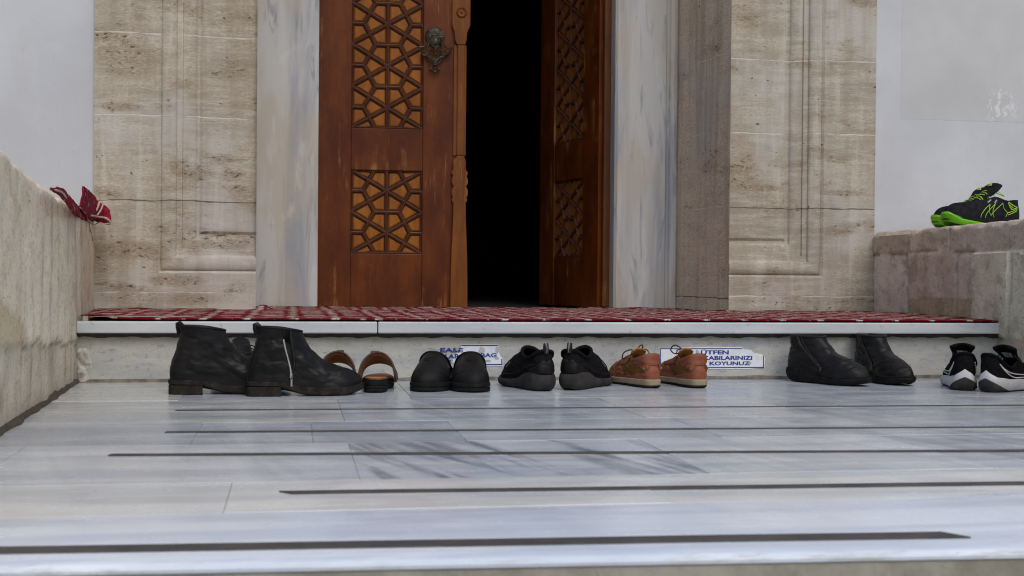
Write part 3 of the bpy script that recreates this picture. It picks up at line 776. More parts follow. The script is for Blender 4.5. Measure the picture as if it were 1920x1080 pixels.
# ------------------------------------------------------------------ rug scrap on the left parapet
def LWp(u, v, d=0.0):      # point on the left parapet face pushed d towards the landing
    p = on_line(u, v, LW[2], LW[3])
    if p.y > YP-.10: p = on_y(u, v, YP-.10)
    k = 1-d/ (p-CAM).length
    return CAM+(p-CAM)*k
rg0 = LWp(150, 395)
def rug_m():
    g = G('red_rug_wool'); o = g.obj()
    red = g.mix(g.rng(g.noise(o, 40, 4, .7), .35, .7), (.25, .012, .03), (.12, .008, .018))
    st = g.rng(g.noise(g.map(o, (14, 14, 34), rot=(.4, .2, .5)), 1, 3, .6), .60, .66)
    col = g.mix(st, red, (.48, .40, .35))
    return g.out(col, .95, g.bump(g.noise(o, 380, 2), .5, .003), .1)
m_rug = rug_m()
rug = thing('rug', rg0, 0, 'crumpled scrap of red and cream rug draped over the left parapet top', 'rug')
def cloth(rows_, name, mat, th=.004, n1=26, n2=14):
    A = [[tuple(p-rg0) for p in r_] for r_ in rows_]
    cols = [[crom(r_, j/n2, False) for j in range(n2+1)] for r_ in A]
    g2 = [[V(crom([c[j] for c in cols], i/n1, False)) for j in range(n2+1)] for i in range(n1+1)]
    g2 = [[p+V((noise.noise(p*40), noise.noise(p*40+V((7, 0, 0))), noise.noise(p*40+V((0, 9, 0)))))*.0025 for p in r_] for r_ in g2]
    b = MB(); b.grid(g2); return b.build(name, mat, rug, smooth=180, solid=th)
# flat part along the coping: upper (far) edge, middle, lip hanging over the face
cloth([[LWp(98, 352, -.03), LWp(97, 353, .0), LWp(98, 355, .015)],
       [LWp(118, 353, -.06), LWp(112, 360, .01), LWp(112, 365, .03)],
       [LWp(130, 366, -.08), LWp(126, 374, .02), LWp(124, 379, .045)],
       [LWp(146, 385, -.10), LWp(142, 392, .03), LWp(138, 398, .055)],
       [LWp(166, 400, -.10), LWp(160, 406, .03), LWp(156, 411, .06)],
       [LWp(184, 404, -.06), LWp(178, 412, .03), LWp(174, 416, .06)]], 'flat_fold', m_rug)
cloth([[LWp(154, 349, -.03), LWp(153, 365, -.01), LWp(150, 390, .01), LWp(162, 410, .05)],
       [LWp(164, 356, -.06), LWp(163, 372, -.02), LWp(162, 392, .02), LWp(172, 412, .06)],
       [LWp(176, 368, -.05), LWp(174, 380, -.0), LWp(174, 394, .04), LWp(180, 416, .07)],
       [LWp(184, 379, .0), LWp(184, 386, .03), LWp(186, 398, .05), LWp(188, 417, .08)],
       [LWp(197, 386, .02), LWp(198, 394, .04), LWp(200, 404, .06), LWp(200, 419, .08)],
       [LWp(206, 396, .04), LWp(207, 402, .05), LWp(208, 409, .06), LWp(206, 420, .07)]], 'turned_up_fold', m_rug)
m_cw = plain('cream_wool', (.50, .44, .37), .95, (.38, .3, .24), 60)
def thread(pts, r):
    b = MB(); b.tube([p-rg0 for p in smooth_path([LWp(*q) for q in pts], 20)], r, 5); b.build('fringe', m_cw, rug, smooth=180)
thread([(170, 404, .09), (186, 407, .10), (200, 410, .10), (207, 418, .09), (198, 420, .09)], .0045)
thread([(176, 402, .08), (182, 392, .07), (186, 380, .05)], .004)
thread([(182, 404, .09), (189, 394, .08), (193, 384, .06)], .0036)
thread([(150, 389, .06), (158, 398, .08), (165, 414, .09), (172, 440, .05), (174, 452, .03)], .0018)
thread([(165, 412, .09), (176, 421, .09), (186, 417, .09), (192, 421, .09)], .0022)
thread([(104, 356, .03), (116, 361, .045), (124, 371, .06)], .0025)

# ------------------------------------------------------------------ signs on the riser
m_white = plain('sticker_white', (.80, .82, .86), .4, (.70, .72, .77), 25)
m_blue = plain('sticker_blue', (.008, .03, .26), .4, (.012, .04, .30), 25)
RX = lambda u: on_y(u, 670, YR).x
RZ = lambda v, u=1340: on_y(u, v, YR).z
def text_into(b, body, u0, u1, v0, v1, y, um, bold=.034):
    cu = bpy.data.curves.new('lettering', 'FONT'); cu.body = body; cu.offset = bold; cu.resolution_u = 3
    ob = bpy.data.objects.new('lettering', cu); COL.objects.link(ob)
    bpy.context.view_layer.update(); me = ob.evaluated_get(bpy.context.evaluated_depsgraph_get()).to_mesh()
    vs = [v.co.copy() for v in me.vertices]; fs = [tuple(p.vertices) for p in me.polygons]
    xa = min(v.x for v in vs); xb = max(v.x for v in vs)
    zb_ = 0.0; zt_ = .69
    x0, x1, z0, z1 = RX(u0), RX(u1), RZ(v1, um), RZ(v0, um)
    b.add([(x0+(v.x-xa)/(xb-xa)*(x1-x0), y, z0+(v.y-zb_)/(zt_-zb_)*(z1-z0)) for v in vs], fs)
    bpy.data.objects.remove(ob); bpy.data.curves.remove(cu)
def shift(b, o):
    b.v = [p-o for p in b.v]; return b
def sign(name, label, um, poly, bars, texts, chips):
    c = V((RX(um), YR, RZ(670, um)))
    t_ = thing(name, c, 0, label, 'sign')
    b = MB()
    for q in poly: b.prism([(RX(u), RZ(v, um)) for u, v in q], YR-.0016, YR-.0002)
    shift(b, c).build('backing', m_white, t_)
    b = MB()
    for u0, v0, u1, v1 in bars: b.box((RX(u0), YR-.0021, RZ(v1, um)), (RX(u1), YR-.0015, RZ(v0, um)))
    shift(b, c).build('border', m_blue, t_)
    for tx, u0, v0, u1, v1 in texts:
        b = MB(); text_into(b, tx, u0, u1, v0, v1, YR-.0024, um); shift(b, c).build('lettering', m_blue, t_)
    for u, v, ru, rv in chips:
        b = MB()
        pl = []
        for k in range(10):
            a = 2*math.pi*k/10; rr = random.uniform(.7, 1.15); pl.append((RX(u+ru*rr*math.cos(a)), RZ(v+rv*rr*math.sin(a), um)))
        b.prism(pl, YR-.0032, YR-.0005)
        shift(b, c).build('torn_patch', m_riser, t_)
sign('sign', 'torn blue and white notice reading BAG behind the black clogs', 880,
     [[(863, 646), (896, 645.5), (933, 645.5), (934.5, 651), (937, 655), (936, 662), (938, 667), (942, 672), (943.5, 676), (943, 686), (905, 686.5), (868, 687), (850, 680), (848, 668), (862, 660), (864, 652)]],
     [(864.5, 646.6, 933, 648.8), (900, 682.5, 942, 684.6), (939.8, 673, 942, 684.6)],
     [('EASE', 825, 652.5, 868.5, 660), ('LAR', 834, 664, 862, 671.5), ('BAG', 901, 662.5, 931, 669.5), ('E', 840, 675, 846, 682)],
     [(903, 656, 8, 6), (932, 656, 4, 6), (857, 655, 4, 2.5), (915, 676, 5, 2), (900, 676, 3, 1.5), (931, 671, 4, 2.5)])
sign('sign', 'blue and white notice reading KOYUNUZ behind the brown shoes', 1340,
     [[(1237, 653), (1260, 652), (1298, 651), (1320, 650.5), (1390, 650.5), (1394, 655), (1408, 656), (1411, 660), (1414, 662), (1428, 664), (1431, 668), (1434, 670), (1433, 690), (1400, 692), (1320, 692), (1237, 691)]],
     [(1238, 652.8, 1391, 654.4), (1322, 688.2, 1432, 690), (1430.4, 668, 1432, 690), (1237.5, 652.8, 1239, 690)],
     [('LÜTFEN', 1305, 657, 1366, 664), ('AYAKKABILARINIZI', 1278, 667.5, 1410, 674.5), ('KOYUNUZ', 1330, 678, 1406, 684.5)],
     [(1307, 660, 3.5, 2.2), (1405, 681, 4, 2.4), (1268, 656, 2, 1)])

# ------------------------------------------------------------------ footwear
FOOT = [(0, 0), (.035, -.075), (.2, -.112), (.45, -.125), (.70, -.165), (.91, -.105), (1.0, .015), (.93, .100), (.74, .145), (.45, .100), (.2, .108), (.035, .075)]
def sym(R_): return R_+[(x, -y, z) for x, y, z in R_[5:0:-1]]
class Shoe:
    def __init__(s, root, L, rim, ctl, zb, m=1, wide=1.0, foot=FOOT, slit=None, wr=.0012, seed=0, inner=.004, cr=0.0):
        s.root, s.L, s.m, s.slit, s.wr, s.seed, s.inner, s.cr = root, L, m, slit, wr, seed, inner, cr
        s.foot = [(x*L, y*L*wide) for x, y in foot]; s.rim = rim
        s.ctl = ctl+ctl[5:0:-1]; s.zb = spl(zb)
    def fl(s, k, out=0.0):
        x, y = crom(s.foot, k)
        if out:
            a = V(crom(s.foot, k+.004)+[0]); c = V(crom(s.foot, k-.004)+[0]); t = (a-c).normalized(); n = V((t.y, -t.x, 0)); x += n.x*out; y += n.y*out
        return x, y
    def bez(s, k, t):
        x, y = s.fl(k); z = s.zb(x/s.L); F = V((x, y, z)); Rm = V(crom(s.rim, k))
        h1, b1, f2, d2 = crom(s.ctl, k)
        a = V(crom(s.foot, k+.004)+[0]); c = V(crom(s.foot, k-.004)+[0]); tg = (a-c).normalized(); n = V((tg.y, -tg.x, 0))
        d = V((F.x-Rm.x, F.y-Rm.y, 0)); d = d.normalized() if d.length > 1e-5 else n
        P1 = F+n*b1+V((0, 0, h1)); P2 = Rm+d*f2-V((0, 0, d2)); u = 1-t
        p = F*u**3+P1*3*u*u*t+P2*3*u*t*t+Rm*t**3
        return p
    def N(s, k, t):
        t = min(max(t, .01), .99)
        a = s.bez(k+.005, t)-s.bez(k-.005, t); c = s.bez(k, t+.01)-s.bez(k, t-.01)
        n = a.cross(c); return n.normalized() if n.length > 1e-9 else V((0, 0, 1))
    def P(s, k, t, off=0.0, wr=True):
        p = s.bez(k, t); n = s.N(k, t)
        if wr and s.wr:
            q = p*22+V((s.seed*7.3, 0, 0)); fade = min(1, 6*t)*min(1, 5*(1-t))
            p = p+n*s.wr*fade*(noise.fractal(V((q.x, q.y*.8, q.z*1.6)), 1, 2, 3))
        if wr and s.cr:      # flex folds over the instep and round the ankle
            kk = abs((k+.5) % 1-.5)*2; fade = min(1, 7*t)*min(1, 6*(1-t))
            q = V((p.x*20+p.z*26+s.seed*3.1, p.y*9, p.z*38-p.x*16)); r1 = 1-abs(noise.noise(q)); q2 = V((p.x*58-p.z*30, p.y*22, p.z*70+s.seed)); r2 = 1-abs(noise.noise(q2))
            p = p-n*s.cr*fade*((r1**5)*(.45+.8*kk*(1-kk)*4)*.9+.35*r2**6)
        return p+n*off
    def T(s, pts): return [V((p.x, p.y*s.m, p.z)) for p in pts]
    def part(s, b, name, mat, parent=None, **kw):
        b.v = s.T(b.v); return b.build(name, mat, parent or s.root, **kw)
    def upper(s, mat, name='upper', ns=132, nt=46, t1=1.0):
        b = MB(); rows_ = []
        for j in range(nt+1):
            t = t1*j/nt
            if s.slit:
                k0, t0, gw = s.slit; gp = max(0, t-t0)/(1-t0)*gw; k0 += .034*max(0, t-t0)
                rows_.append([s.P(k0+1.5*gp+(1-2*gp)*i/ns, t) for i in range(ns+1)])
            else: rows_.append([s.P(i/ns, t) for i in range(ns)])
        b.grid(rows_, closed=not s.slit)
        o = s.part(b, name, mat, smooth=180)
        md = o.modifiers.new('solid', 'SOLIDIFY'); md.thickness = s.inner; md.offset = -1
        s.up = o; return o
    def insole(s, mat, dz=.004, sc=.93):
        b = MB(); ps = [s.fl(k/48) for k in range(48)]; c = V((s.L*.48, 0, 0)); vs = []
        for x, y in ps:
            p = c+(V((x, y, 0))-c)*sc; vs.append((p.x, p.y, s.zb(p.x/s.L)+dz))
        b.add(vs, [tuple(range(48))]); return s.part(b, 'insole', mat)
    def sole(s, mat, zbot, ztop, levels, name='sole', n=96, parent=None, wob=0.0, peak=None, **kw):
        zb_, zt_ = spl(zbot), spl(ztop); b = MB(); rows_ = []
        for f, o in levels:
            r_ = []
            for k in range(n):
                x, y = s.fl(k/n, o); xx = min(1, max(0, x/s.L)); z0, z1 = zb_(xx), zt_(xx)
                if peak: z1 += peak[0]*max(0, 1-abs((k/n+.5) % 1-.5)/peak[1])
                r_.append(V((x, y, z0+(z1-z0)*f+wob*noise.noise(V((x*60, y*60, f*5))))))
            rows_.append(r_)
        b.grid(rows_, True); o_ = len(b.v)-n
        b.f += [tuple(range(o_, o_+n)), tuple(range(o_-n*(len(levels)-1), o_-n*(len(levels)-2)))[::-1]]; b.mi += [0, 0]
        return s.part(b, name, mat, parent, smooth=40, **kw)
    def line(s, kt, r=.0009, off=.0006, n=30, b=None, closed=False, flat=1.0):
        b = b or MB(); pts = []
        for i in range(n if closed else n+1):
            k, t = crom(kt, i/n, closed); pts.append(s.P(k, t, off))
        b.tube(pts, r, 5, closed, flat=flat); return b
    def straight(s, kt, r=.0012, off=.0008, b=None, n=10):
        b = b or MB(); pts = []
        for (k0, t0), (k1, t1) in zip(kt, kt[1:]):
            for i in range(n): f = i/n; pts.append(s.P(k0+(k1-k0)*f, t0+(t1-t0)*f, off))
        pts.append(s.P(*kt[-1], off)); b.tube(pts, r, 5); return b
    def patch(s, k0, k1, lo, hi, off=.0012, nk=36, nt=10, b=None):
        b = b or MB(); l, h = spl(lo), spl(hi); rows_ = []
        for i in range(nk+1):
            k = k0+(k1-k0)*i/nk; a, c = l(i/nk), h(i/nk)
            r_ = [s.P(k, a, -.001)]+[s.P(k, a+(c-a)*j/nt, off*min(1, 4*min(j, nt-j)/nt+.35)) for j in range(nt+1)]+[s.P(k, c, -.001)]
            rows_.append(r_)
        b.grid(rows_); return b
def tongue(sh, mat, ctr, hw, crown=.008, th=.006, name='tongue'):
    rows_ = []; cs = smooth_path([(x, 0, z) for x, z in ctr], 24); W = spl(hw)
    for i, c in enumerate(cs):
        f = i/23; w_ = W(f); rows_.append([c+V((0, w_*q, -crown*q*q)) for q in [j/6-1 for j in range(13)]])
    b = MB(); b.grid(rows_); o = sh.part(b, name, mat, smooth=180)
    md = o.modifiers.new('solid', 'SOLIDIFY'); md.thickness = th; md.offset = 0
    sb = o.modifiers.new('sub', 'SUBSURF'); sb.levels = sb.render_levels = 1
    return o
def place(name, u, v, rel, anchor, label, cat, group, z=0.0, base=None):
    p = base or on_z(u, v, z); a = R(rel)-TH
    ax, ay = anchor; c, s_ = math.cos(a), math.sin(a)
    return thing(name, (p.x-(ax*c-ay*s_), p.y-(ax*s_+ay*c), z), a, label, cat, group)

m_leather = plain('black_leather', (.0055, .005, .0056), .40, (.011, .0105, .011), 18, 45, .25, .003, .2, dust=.012)
m_leather2 = plain('worn_black_leather', (.0068, .006, .0068), .43, (.013, .012, .012), 14, 38, .32, .0045, .2, dust=.018, stretch=(1, 1, 1.8))
m_sole_d = plain('dark_rubber_sole', (.013, .0118, .0112), .75, (.026, .022, .020), 40, 120, .4, .0015, .1, dust=.14)
m_soleb = plain('black_rubber_sole', (.0085, .008, .0085), .66, (.014, .0125, .0125), 40, 120, .3, .001, .1, dust=.05)
m_lining = plain('dark_lining', (.010, .009, .009), .95, (.016, .014, .014), 60)
m_metal = plain('zip_metal', (.42, .36, .33), .35, (.3, .25, .22), 90, metal=.9)
m_ziptape = plain('pale_zip_tape', (.42, .42, .41), .7, (.30, .30, .30), 120, 400, .5, .001)
m_lace = plain('black_lace', (.009, .008, .009), .85, (.016, .015, .016), 200)
m_mesh = plain('black_knit', (.0060, .0056, .0066), .95, (.011, .0105, .012), 160, 500, .6, .0012, .05)
m_foam = plain('black_foam', (.006, .0053, .0056), .5, (.009, .008, .0085), 20, 260, .25, .0008, .19, dust=.05)
m_greysole = plain('dusty_dark_sole', (.026, .025, .026), .78, (.046, .042, .041), 22, 90, .3, .0015, .1, dust=.12)
m_terra = plain('terracotta_leather', (.24, .070, .034), .6, (.185, .052, .026), 26, 200, .35, .001, .35, dust=.06)
m_suede = plain('olive_suede', (.185, .088, .020), .9, (.13, .058, .014), 28, 320, .5, .0012, .2)
m_mustard = plain('mustard_lining', (.36, .15, .025), .9, (.25, .10, .02), 60)
m_cream = plain('cream_midsole', (.36, .29, .185), .75, (.26, .20, .13), 20, 120, .3, .001, .3, dust=.3)
m_brnlace = plain('brown_lace', (.035, .012, .009), .8, (.05, .02, .014), 200)
m_tan = plain('tan_leather', (.30, .125, .035), .6, (.22, .085, .024), 30, 200, .3, .001)
m_brn = plain('brown_strap_leather', (.085, .028, .015), .5, (.055, .018, .011), 30, 150, .3, .001, .45)
m_stitch = plain('cream_stitch', (.45, .36, .27), .8)
m_wsole = plain('white_foam', (.62, .615, .63), .65, (.50, .49, .50), 16, 90, .25, .0015, .35, dust=.25)
m_wline = plain('white_trim', (.68, .68, .67), .6)
m_neon = plain('neon_green_rubber', (.16, .50, .008), .5, (.11, .38, .006), 22, 120, .2, .001, .4, dust=.05)
m_neonl = plain('neon_yellow_green', (.36, .64, .03), .55, (.30, .55, .02), 60)
m_navy = plain('navy_black_textile', (.010, .010, .014), .85, (.018, .0175, .022), 70, 300, .5, .0012, .07, dust=.02)
m_label = plain('green_white_label', (.50, .52, .50), .7, (.08, .20, .04), 70)

# ---- two zip ankle boots at the left
def zip_boot(u, v, rel, label, m, slit, L=.315, seed=0):
    t_ = place('ankle_boot', u+6, v, rel, (.014, -.034), label, 'boot', 'black zip ankle boots')
    rim = sym([(.026, 0, .189), (.036, -.028, .188), (.062, -.043, .187), (.094, -.046, .185), (.122, -.036, .181), (.140, -.019, .178), (.147, 0, .176)])
    ctl = [(.055, .010, -.004, .060), (.055, .009, -.002, .060), (.055, .006, -.002, .070), (.055, .004, .004, .075), (.034, .003, .014, .115), (.052, .004, .030, .118), (.060, .003, .034, .120)]
    sh = Shoe(t_, L, rim, ctl, [(0, .040), (.3, .036), (.5, .022), (.85, .021), (1, .031)], m, 1.0, slit=slit, wr=.0034, seed=seed, cr=.0020)
    sh.upper(m_leather if seed else m_leather2); sh.insole(m_lining)
    sh.sole(m_sole_d, [(0, .027), (.27, .025), (.36, .013), (.47, .004), (.62, 0), (.8, .0), (1, .013)], [(0, .042), (.3, .038), (.5, .024), (.85, .023), (1, .033)],
            [(0, .001), (.2, .0055), (.85, .0055), (1, .002)], wob=.0006)
    hb = MB(); ks = [k/60 for k in range(-11, 12)]; pts = [sh.fl(k, .0045) for k in ks]; pts = [p for p in pts if p[0] < .085]
    n_ = len(pts); xs = max(p[0] for p in pts); pts[0] = (.086, pts[0][1]); pts[-1] = (.086, pts[-1][1])
    hb.grid([[V((x, y, z)) for x, y in pts] for z in (0, .003, .026)], True); hb.f += [tuple(range(n_))[::-1], tuple(range(2*n_, 3*n_))]; hb.mi += [0, 0]
    sh.part(hb, 'heel', m_sole_d, bevel=.0015)
    # seams: back stay and vamp seam
    kk = .285
    sms = [[(q*1.2, .0), (q, .3), (q*.8, .7), (q*.8, .98)] for q in (.028, -.028)]+[[(.31, 0), (.345, .3), (.40, .42), (.5, .47), (.6, .42), (.655, .3), (.69, 0)]]
    if not slit: sms += [[(sg*kk, .0), (sg*(kk-.01), .4), (sg*(kk+.005), .7), (sg*(kk+.005), .99)] for sg in (1, -1)]
    for q in sms: sh.part(sh.line(q, .0009, .0003), 'seam', m_lace, smooth=180)
    # pull tab
    b = MB(); p = V((.012, 0, .18)); b.tube([V((.023, 0, .165)), V((.019, 0, .183)), V((.0185, 0, .193)), V((.024, 0, .195)), V((.030, 0, .189)), V((.033, 0, .175))], .0036, 6, flat=2.0)
    sh.part(b, 'pull_tab', m_leather, smooth=50)
    b = MB(); pts = [sh.P(k/60, .995, .0) for k in range(4, 57)] if slit is None else [sh.P(slit[0]+.034*(1-slit[1])+1.5*slit[2]+(1-2*slit[2])*k/60, .995, 0) for k in range(61)]
    b.tube(pts, .0026, 6); sh.part(b, 'rim_binding', m_leather, smooth=180)
    if slit:
        k0, t0, gw = slit
        edge = lambda t, sg, off=.001: sh.P(k0+.034*max(0, t-t0)+(1.5 if sg > 0 else -.5)*max(0, t-t0)/(1-t0)*gw*(sg != 0), t, off)
        b = MB(); b.tube([edge(t0-.03+(.99-t0)*i/20*.86, -1, .0015) for i in range(21)], .0022, 6)
        sh.part(b, 'zip_tape', m_ziptape, smooth=180)
        b = MB(); b.tube([edge(t0-.03+(1.01-t0)*i/20, 1, .0006) for i in range(21)], .0019, 6)
        sh.part(b, 'zip_edge', m_lace, smooth=180)
        p = edge(t0, 0, .003); b = MB()
        b.box((p.x-.0035, p.y-.002, p.z-.006), (p.x+.0035, p.y+.002, p.z+.005)); b.box((p.x-.0025+.001, p.y-.0035, p.z-.030), (p.x+.0025+.001, p.y-.0015, p.z-.010))
        b.tube([V((p.x, p.y-.003, p.z-.002)), V((p.x+.003, p.y-.004, p.z-.007)), V((p.x+.001, p.y-.003, p.z-.012)), V((p.x-.003, p.y-.004, p.z-.007))], .0011, 5, True)
        sh.part(b, 'zip_slider', m_metal, bevel=.0006)
        b = MB(); rows_ = [[sh.P(k0-gw*1.0+gw*3.6*i/8, .25+.55*j/8, -.012) for i in range(9)] for j in range(9)]
        b.grid(rows_); sh.part(b, 'gusset', m_lining, smooth=180)
    return sh
zip_boot(323, 741, 15, 'black leather ankle boot, leftmost in the row, with closed side and stacked heel', -1, None, seed=0)
zip_boot(470, 744, 17, 'black leather ankle boot with open pale side zip, in front of the brown sandals', 1, (.222, .16, .030), seed=2)

# ---- laced shoe half hidden behind the first boot
def laced_shoe():
    t_ = place('laced_shoe', 416, 722, -34, (.03, 0), 'black laced shoe mostly hidden behind the leftmost ankle boot', 'shoe', None)
    L = .29; rim = sym([(.012, 0, .098), (.020, -.024, .096), (.05, -.034, .092), (.085, -.034, .098), (.115, -.026, .098), (.145, -.018, .088), (.165, 0, .078)])
    ctl = [(.03, .006, 0, .03), (.03, .006, 0, .03), (.03, .005, 0, .03), (.03, .004, .005, .03), (.034, .002, .012, .03), (.045, 0, .03, .016), (.052, 0, .04, .0)]
    sh = Shoe(t_, L, rim, ctl, [(0, .022), (.5, .020), (1, .026)], 1, wr=.003, seed=5, cr=.004)
    sh.upper(m_leather); sh.insole(m_lining)
    sh.sole(m_sole_d, [(0, .004), (.1, 0), (.7, 0), (1, .012)], [(0, .024), (.5, .022), (1, .028)], [(0, 0), (.2, .005), (.9, .005), (1, .002)])
    tongue(sh, m_leather, [(.172, .070), (.145, .092), (.122, .116), (.108, .136), (.104, .146)], [(0, .016), (.4, .027), (.8, .036), (.95, .032), (1, .018)], .010)
    for i in range(4):
        b = MB(); f = i/3; x0 = .158-.05*f; z0 = .088+.026*f
        b.tube(smooth_path([(x0-.012, -.026, z0-.012), (x0, -.012, z0+.002), (x0+.002, .012, z0+.004), (x0-.008, .026, z0-.008)], 14), .0020, 6); sh.part(b, 'lace', m_lace, smooth=180)
    b = MB(); b.tube(smooth_path([(.115, -.008, .122), (.13, -.03, .118), (.142, -.036, .10), (.13, -.02, .112), (.117, 0, .122), (.132, .03, .118), (.146, .034, .10), (.13, .02, .113), (.116, 0, .122)], 40), .0018, 6)
    sh.part(b, 'bow', m_lace, smooth=180)
laced_shoe()

# ---- sandals
def sandal(u, v, rel, label, m):
    t_ = place('sandal', u, v, rel, (.0, 0), label, 'sandal', 'brown leather slide sandals')
    L = .275; sh = Shoe(t_, L, sym([(0, 0, 0)]*7), [(0, 0, 0, 0)]*7, [(0, .034), (1, .026)], m, 1.08, wr=0)
    lv = [(0, -.004), (.12, .001), (.28, -.0005), (.34, .0015), (.5, 0), (.56, .0015), (.78, .0008), (1, -.001)]
    sh.sole(m_soleb, [(0, .003), (.06, 0), (.75, 0), (1, .010)], [(0, .038), (.3, .034), (.7, .026), (1, .030)], lv)
    sh.sole(m_tan, [(0, .0375), (.3, .0335), (.7, .0255), (1, .0295)], [(0, .046), (.3, .040), (.7, .032), (1, .036)], [(0, -.003), (.6, -.002), (1, -.006)], name='footbed')
    # wide instep strap: an arch with two bands, lining inside
    def arch(f, x0, w_, hgt, ex=0, lean=.0):
        a = math.pi*f; y = -math.cos(a)*w_; z = .018+(math.sin(a)**.8)*hgt
        return V((x0+lean*math.sin(a), y, z))
    def band(x0, x1, y_, h0, h1, t0, t1, mat, name, off):
        rows_ = []
        for i in range(41):
            f = i/40; r_ = []
            for j in range(9):
                q = j/8; e0 = x0(f); e1 = x1(f); x = e0+(e1-e0)*q; h = h0+(h1-h0)*q
                p = arch(f, 0, y_, h); cc = V((0, 0, .02)); d = (p-cc).normalized(); r_.append(V((x, 0, 0))+p+d*off)
            rows_.append(r_)
        b = MB(); b.grid(rows_); o = sh.part(b, name, mat, smooth=180); md = o.modifiers.new('solid', 'SOLIDIFY'); md.thickness = .0026; md.offset = 1; return o
    def strap(x0, x1, h0, h1, w0, w1, mat, name, off, th=.0026):
        rows_ = []
        for i in range(41):
            f = i/40; r_ = []; e0 = x0+.022*math.sin(math.pi*f)**2; e1 = x1+.004*math.sin(math.pi*f)
            for j in range(13):
                q = j/12; a = math.pi*f; w_ = w0+(w1-w0)*q; h = h0+(h1-h0)*q**1.2
                p = V((0, -math.cos(a)*w_, .022+(math.sin(a)**.75)*(h-.022))); d = (p-V((0, 0, .03))).normalized()
                r_.append(V((e0+(e1-e0)*q, 0, 0))+p+d*off)
            rows_.append(r_)
        b = MB(); b.grid(rows_); o = sh.part(b, name, mat, smooth=180); md = o.modifiers.new('solid', 'SOLIDIFY'); md.thickness = th; md.offset = 1; return rows_
    rr = strap(.098, .205, .104, .068, .0495, .0500, m_brn, 'strap', .0026)
    strap(.101, .203, .104, .068, .0495, .0500, m_tan, 'strap_lining', 0)
    b = MB(); b.tube([r_[0]-V((.001, 0, 0)) for r_ in rr[1:-1]], .0036, 6); sh.part(b, 'strap_edge', m_brn, smooth=180)
    b = MB(); b.tube([V((r_[1].x, r_[1].y*.93, r_[1].z*.95)) for r_ in rr[15:30]], .0010, 5); sh.part(b, 'stitching', m_stitch, smooth=180)
    b = MB(); p = rr[18][0]; b.box((p.x-.004, p.y-.011, p.z-.001), (p.x+.02, p.y+.011, p.z+.0045)); sh.part(b, 'strap_keeper', m_brn, bevel=.0015)
    b = MB(); p = rr[34][3]; b.lathe([(.0045*math.sin(a), -.003*math.cos(a)) for a in [math.pi/2*i/4+.001 for i in range(5)]], p+V((-.012, 0, -.006)), n=10); sh.part(b, 'rivet', m_metal, smooth=180)
sandal(631, 735, 97, 'brown leather sandal half hidden behind the boot with open zip', 1)
sandal(702, 737, 92, 'brown leather sandal fully in view between the open zip boot and clogs', -1)

# ---- clogs
def clog(u, v, rel, label, m):
    t_ = place('clog', u, v, rel, (.275, .004), label, 'clog', 'black moulded clogs')
    L = .275
    rim = sym([(.010, 0, .046), (.020, -.036, .046), (.055, -.046, .048), (.095, -.046, .062), (.122, -.0385, .088), (.140, -.0205, .104), (.146, 0, .1085)])
    ctl = [(.01, .002, 0, .008), (.01, .002, 0, .008), (.012, .002, 0, .010), (.02, .002, .000, .020), (.034, .002, .010, .032), (.042, .004, .040, .022), (.042, .005, .056, .022)]
    sh = Shoe(t_, L, rim, ctl, [(0, .026), (.6, .024), (1, .024)], m, 1.30, wr=.0006, seed=3, inner=.005)
    sh.upper(m_foam); sh.insole(m_lining, .006)
    sh.sole(m_soleb, [(0, .004), (.06, 0), (.85, 0), (1, .004)], [(0, .028), (.6, .026), (1, .027)], [(0, -.001), (.1, .003), (.42, .003), (.47, .0005), (.53, .0005), (.58, .0032), (.9, .003), (1, .0)])
    b = MB(); b.tube([sh.P(.16+.68*i/50, .99, .0) for i in range(51)], .0034, 7); sh.part(b, 'collar_edge', m_foam, smooth=180)
    # raised oval emblem on the instep
    b = MB()
    for r_ in (1, .62): sh.line([(.5+.052*r_*math.cos(a), .70+.055*r_*math.sin(a)) for a in [2*math.pi*i/10 for i in range(10)]], .0011, .0002, 40, b, True)
    sh.part(b, 'emblem', m_foam, smooth=180)
    b = MB(); sh.line([(.36, .12), (.42, .30), (.5, .36), (.58, .30), (.64, .12)], .0016, -.0004, 40, b); sh.part(b, 'toe_ridge', m_foam, smooth=180)
clog(799, 736, -96, 'black rubber clog in front of the EASE lettering, left of its pair', -1)
clog(888, 737, -86, 'black rubber clog in front of the torn BAG notice, right of its pair', 1)

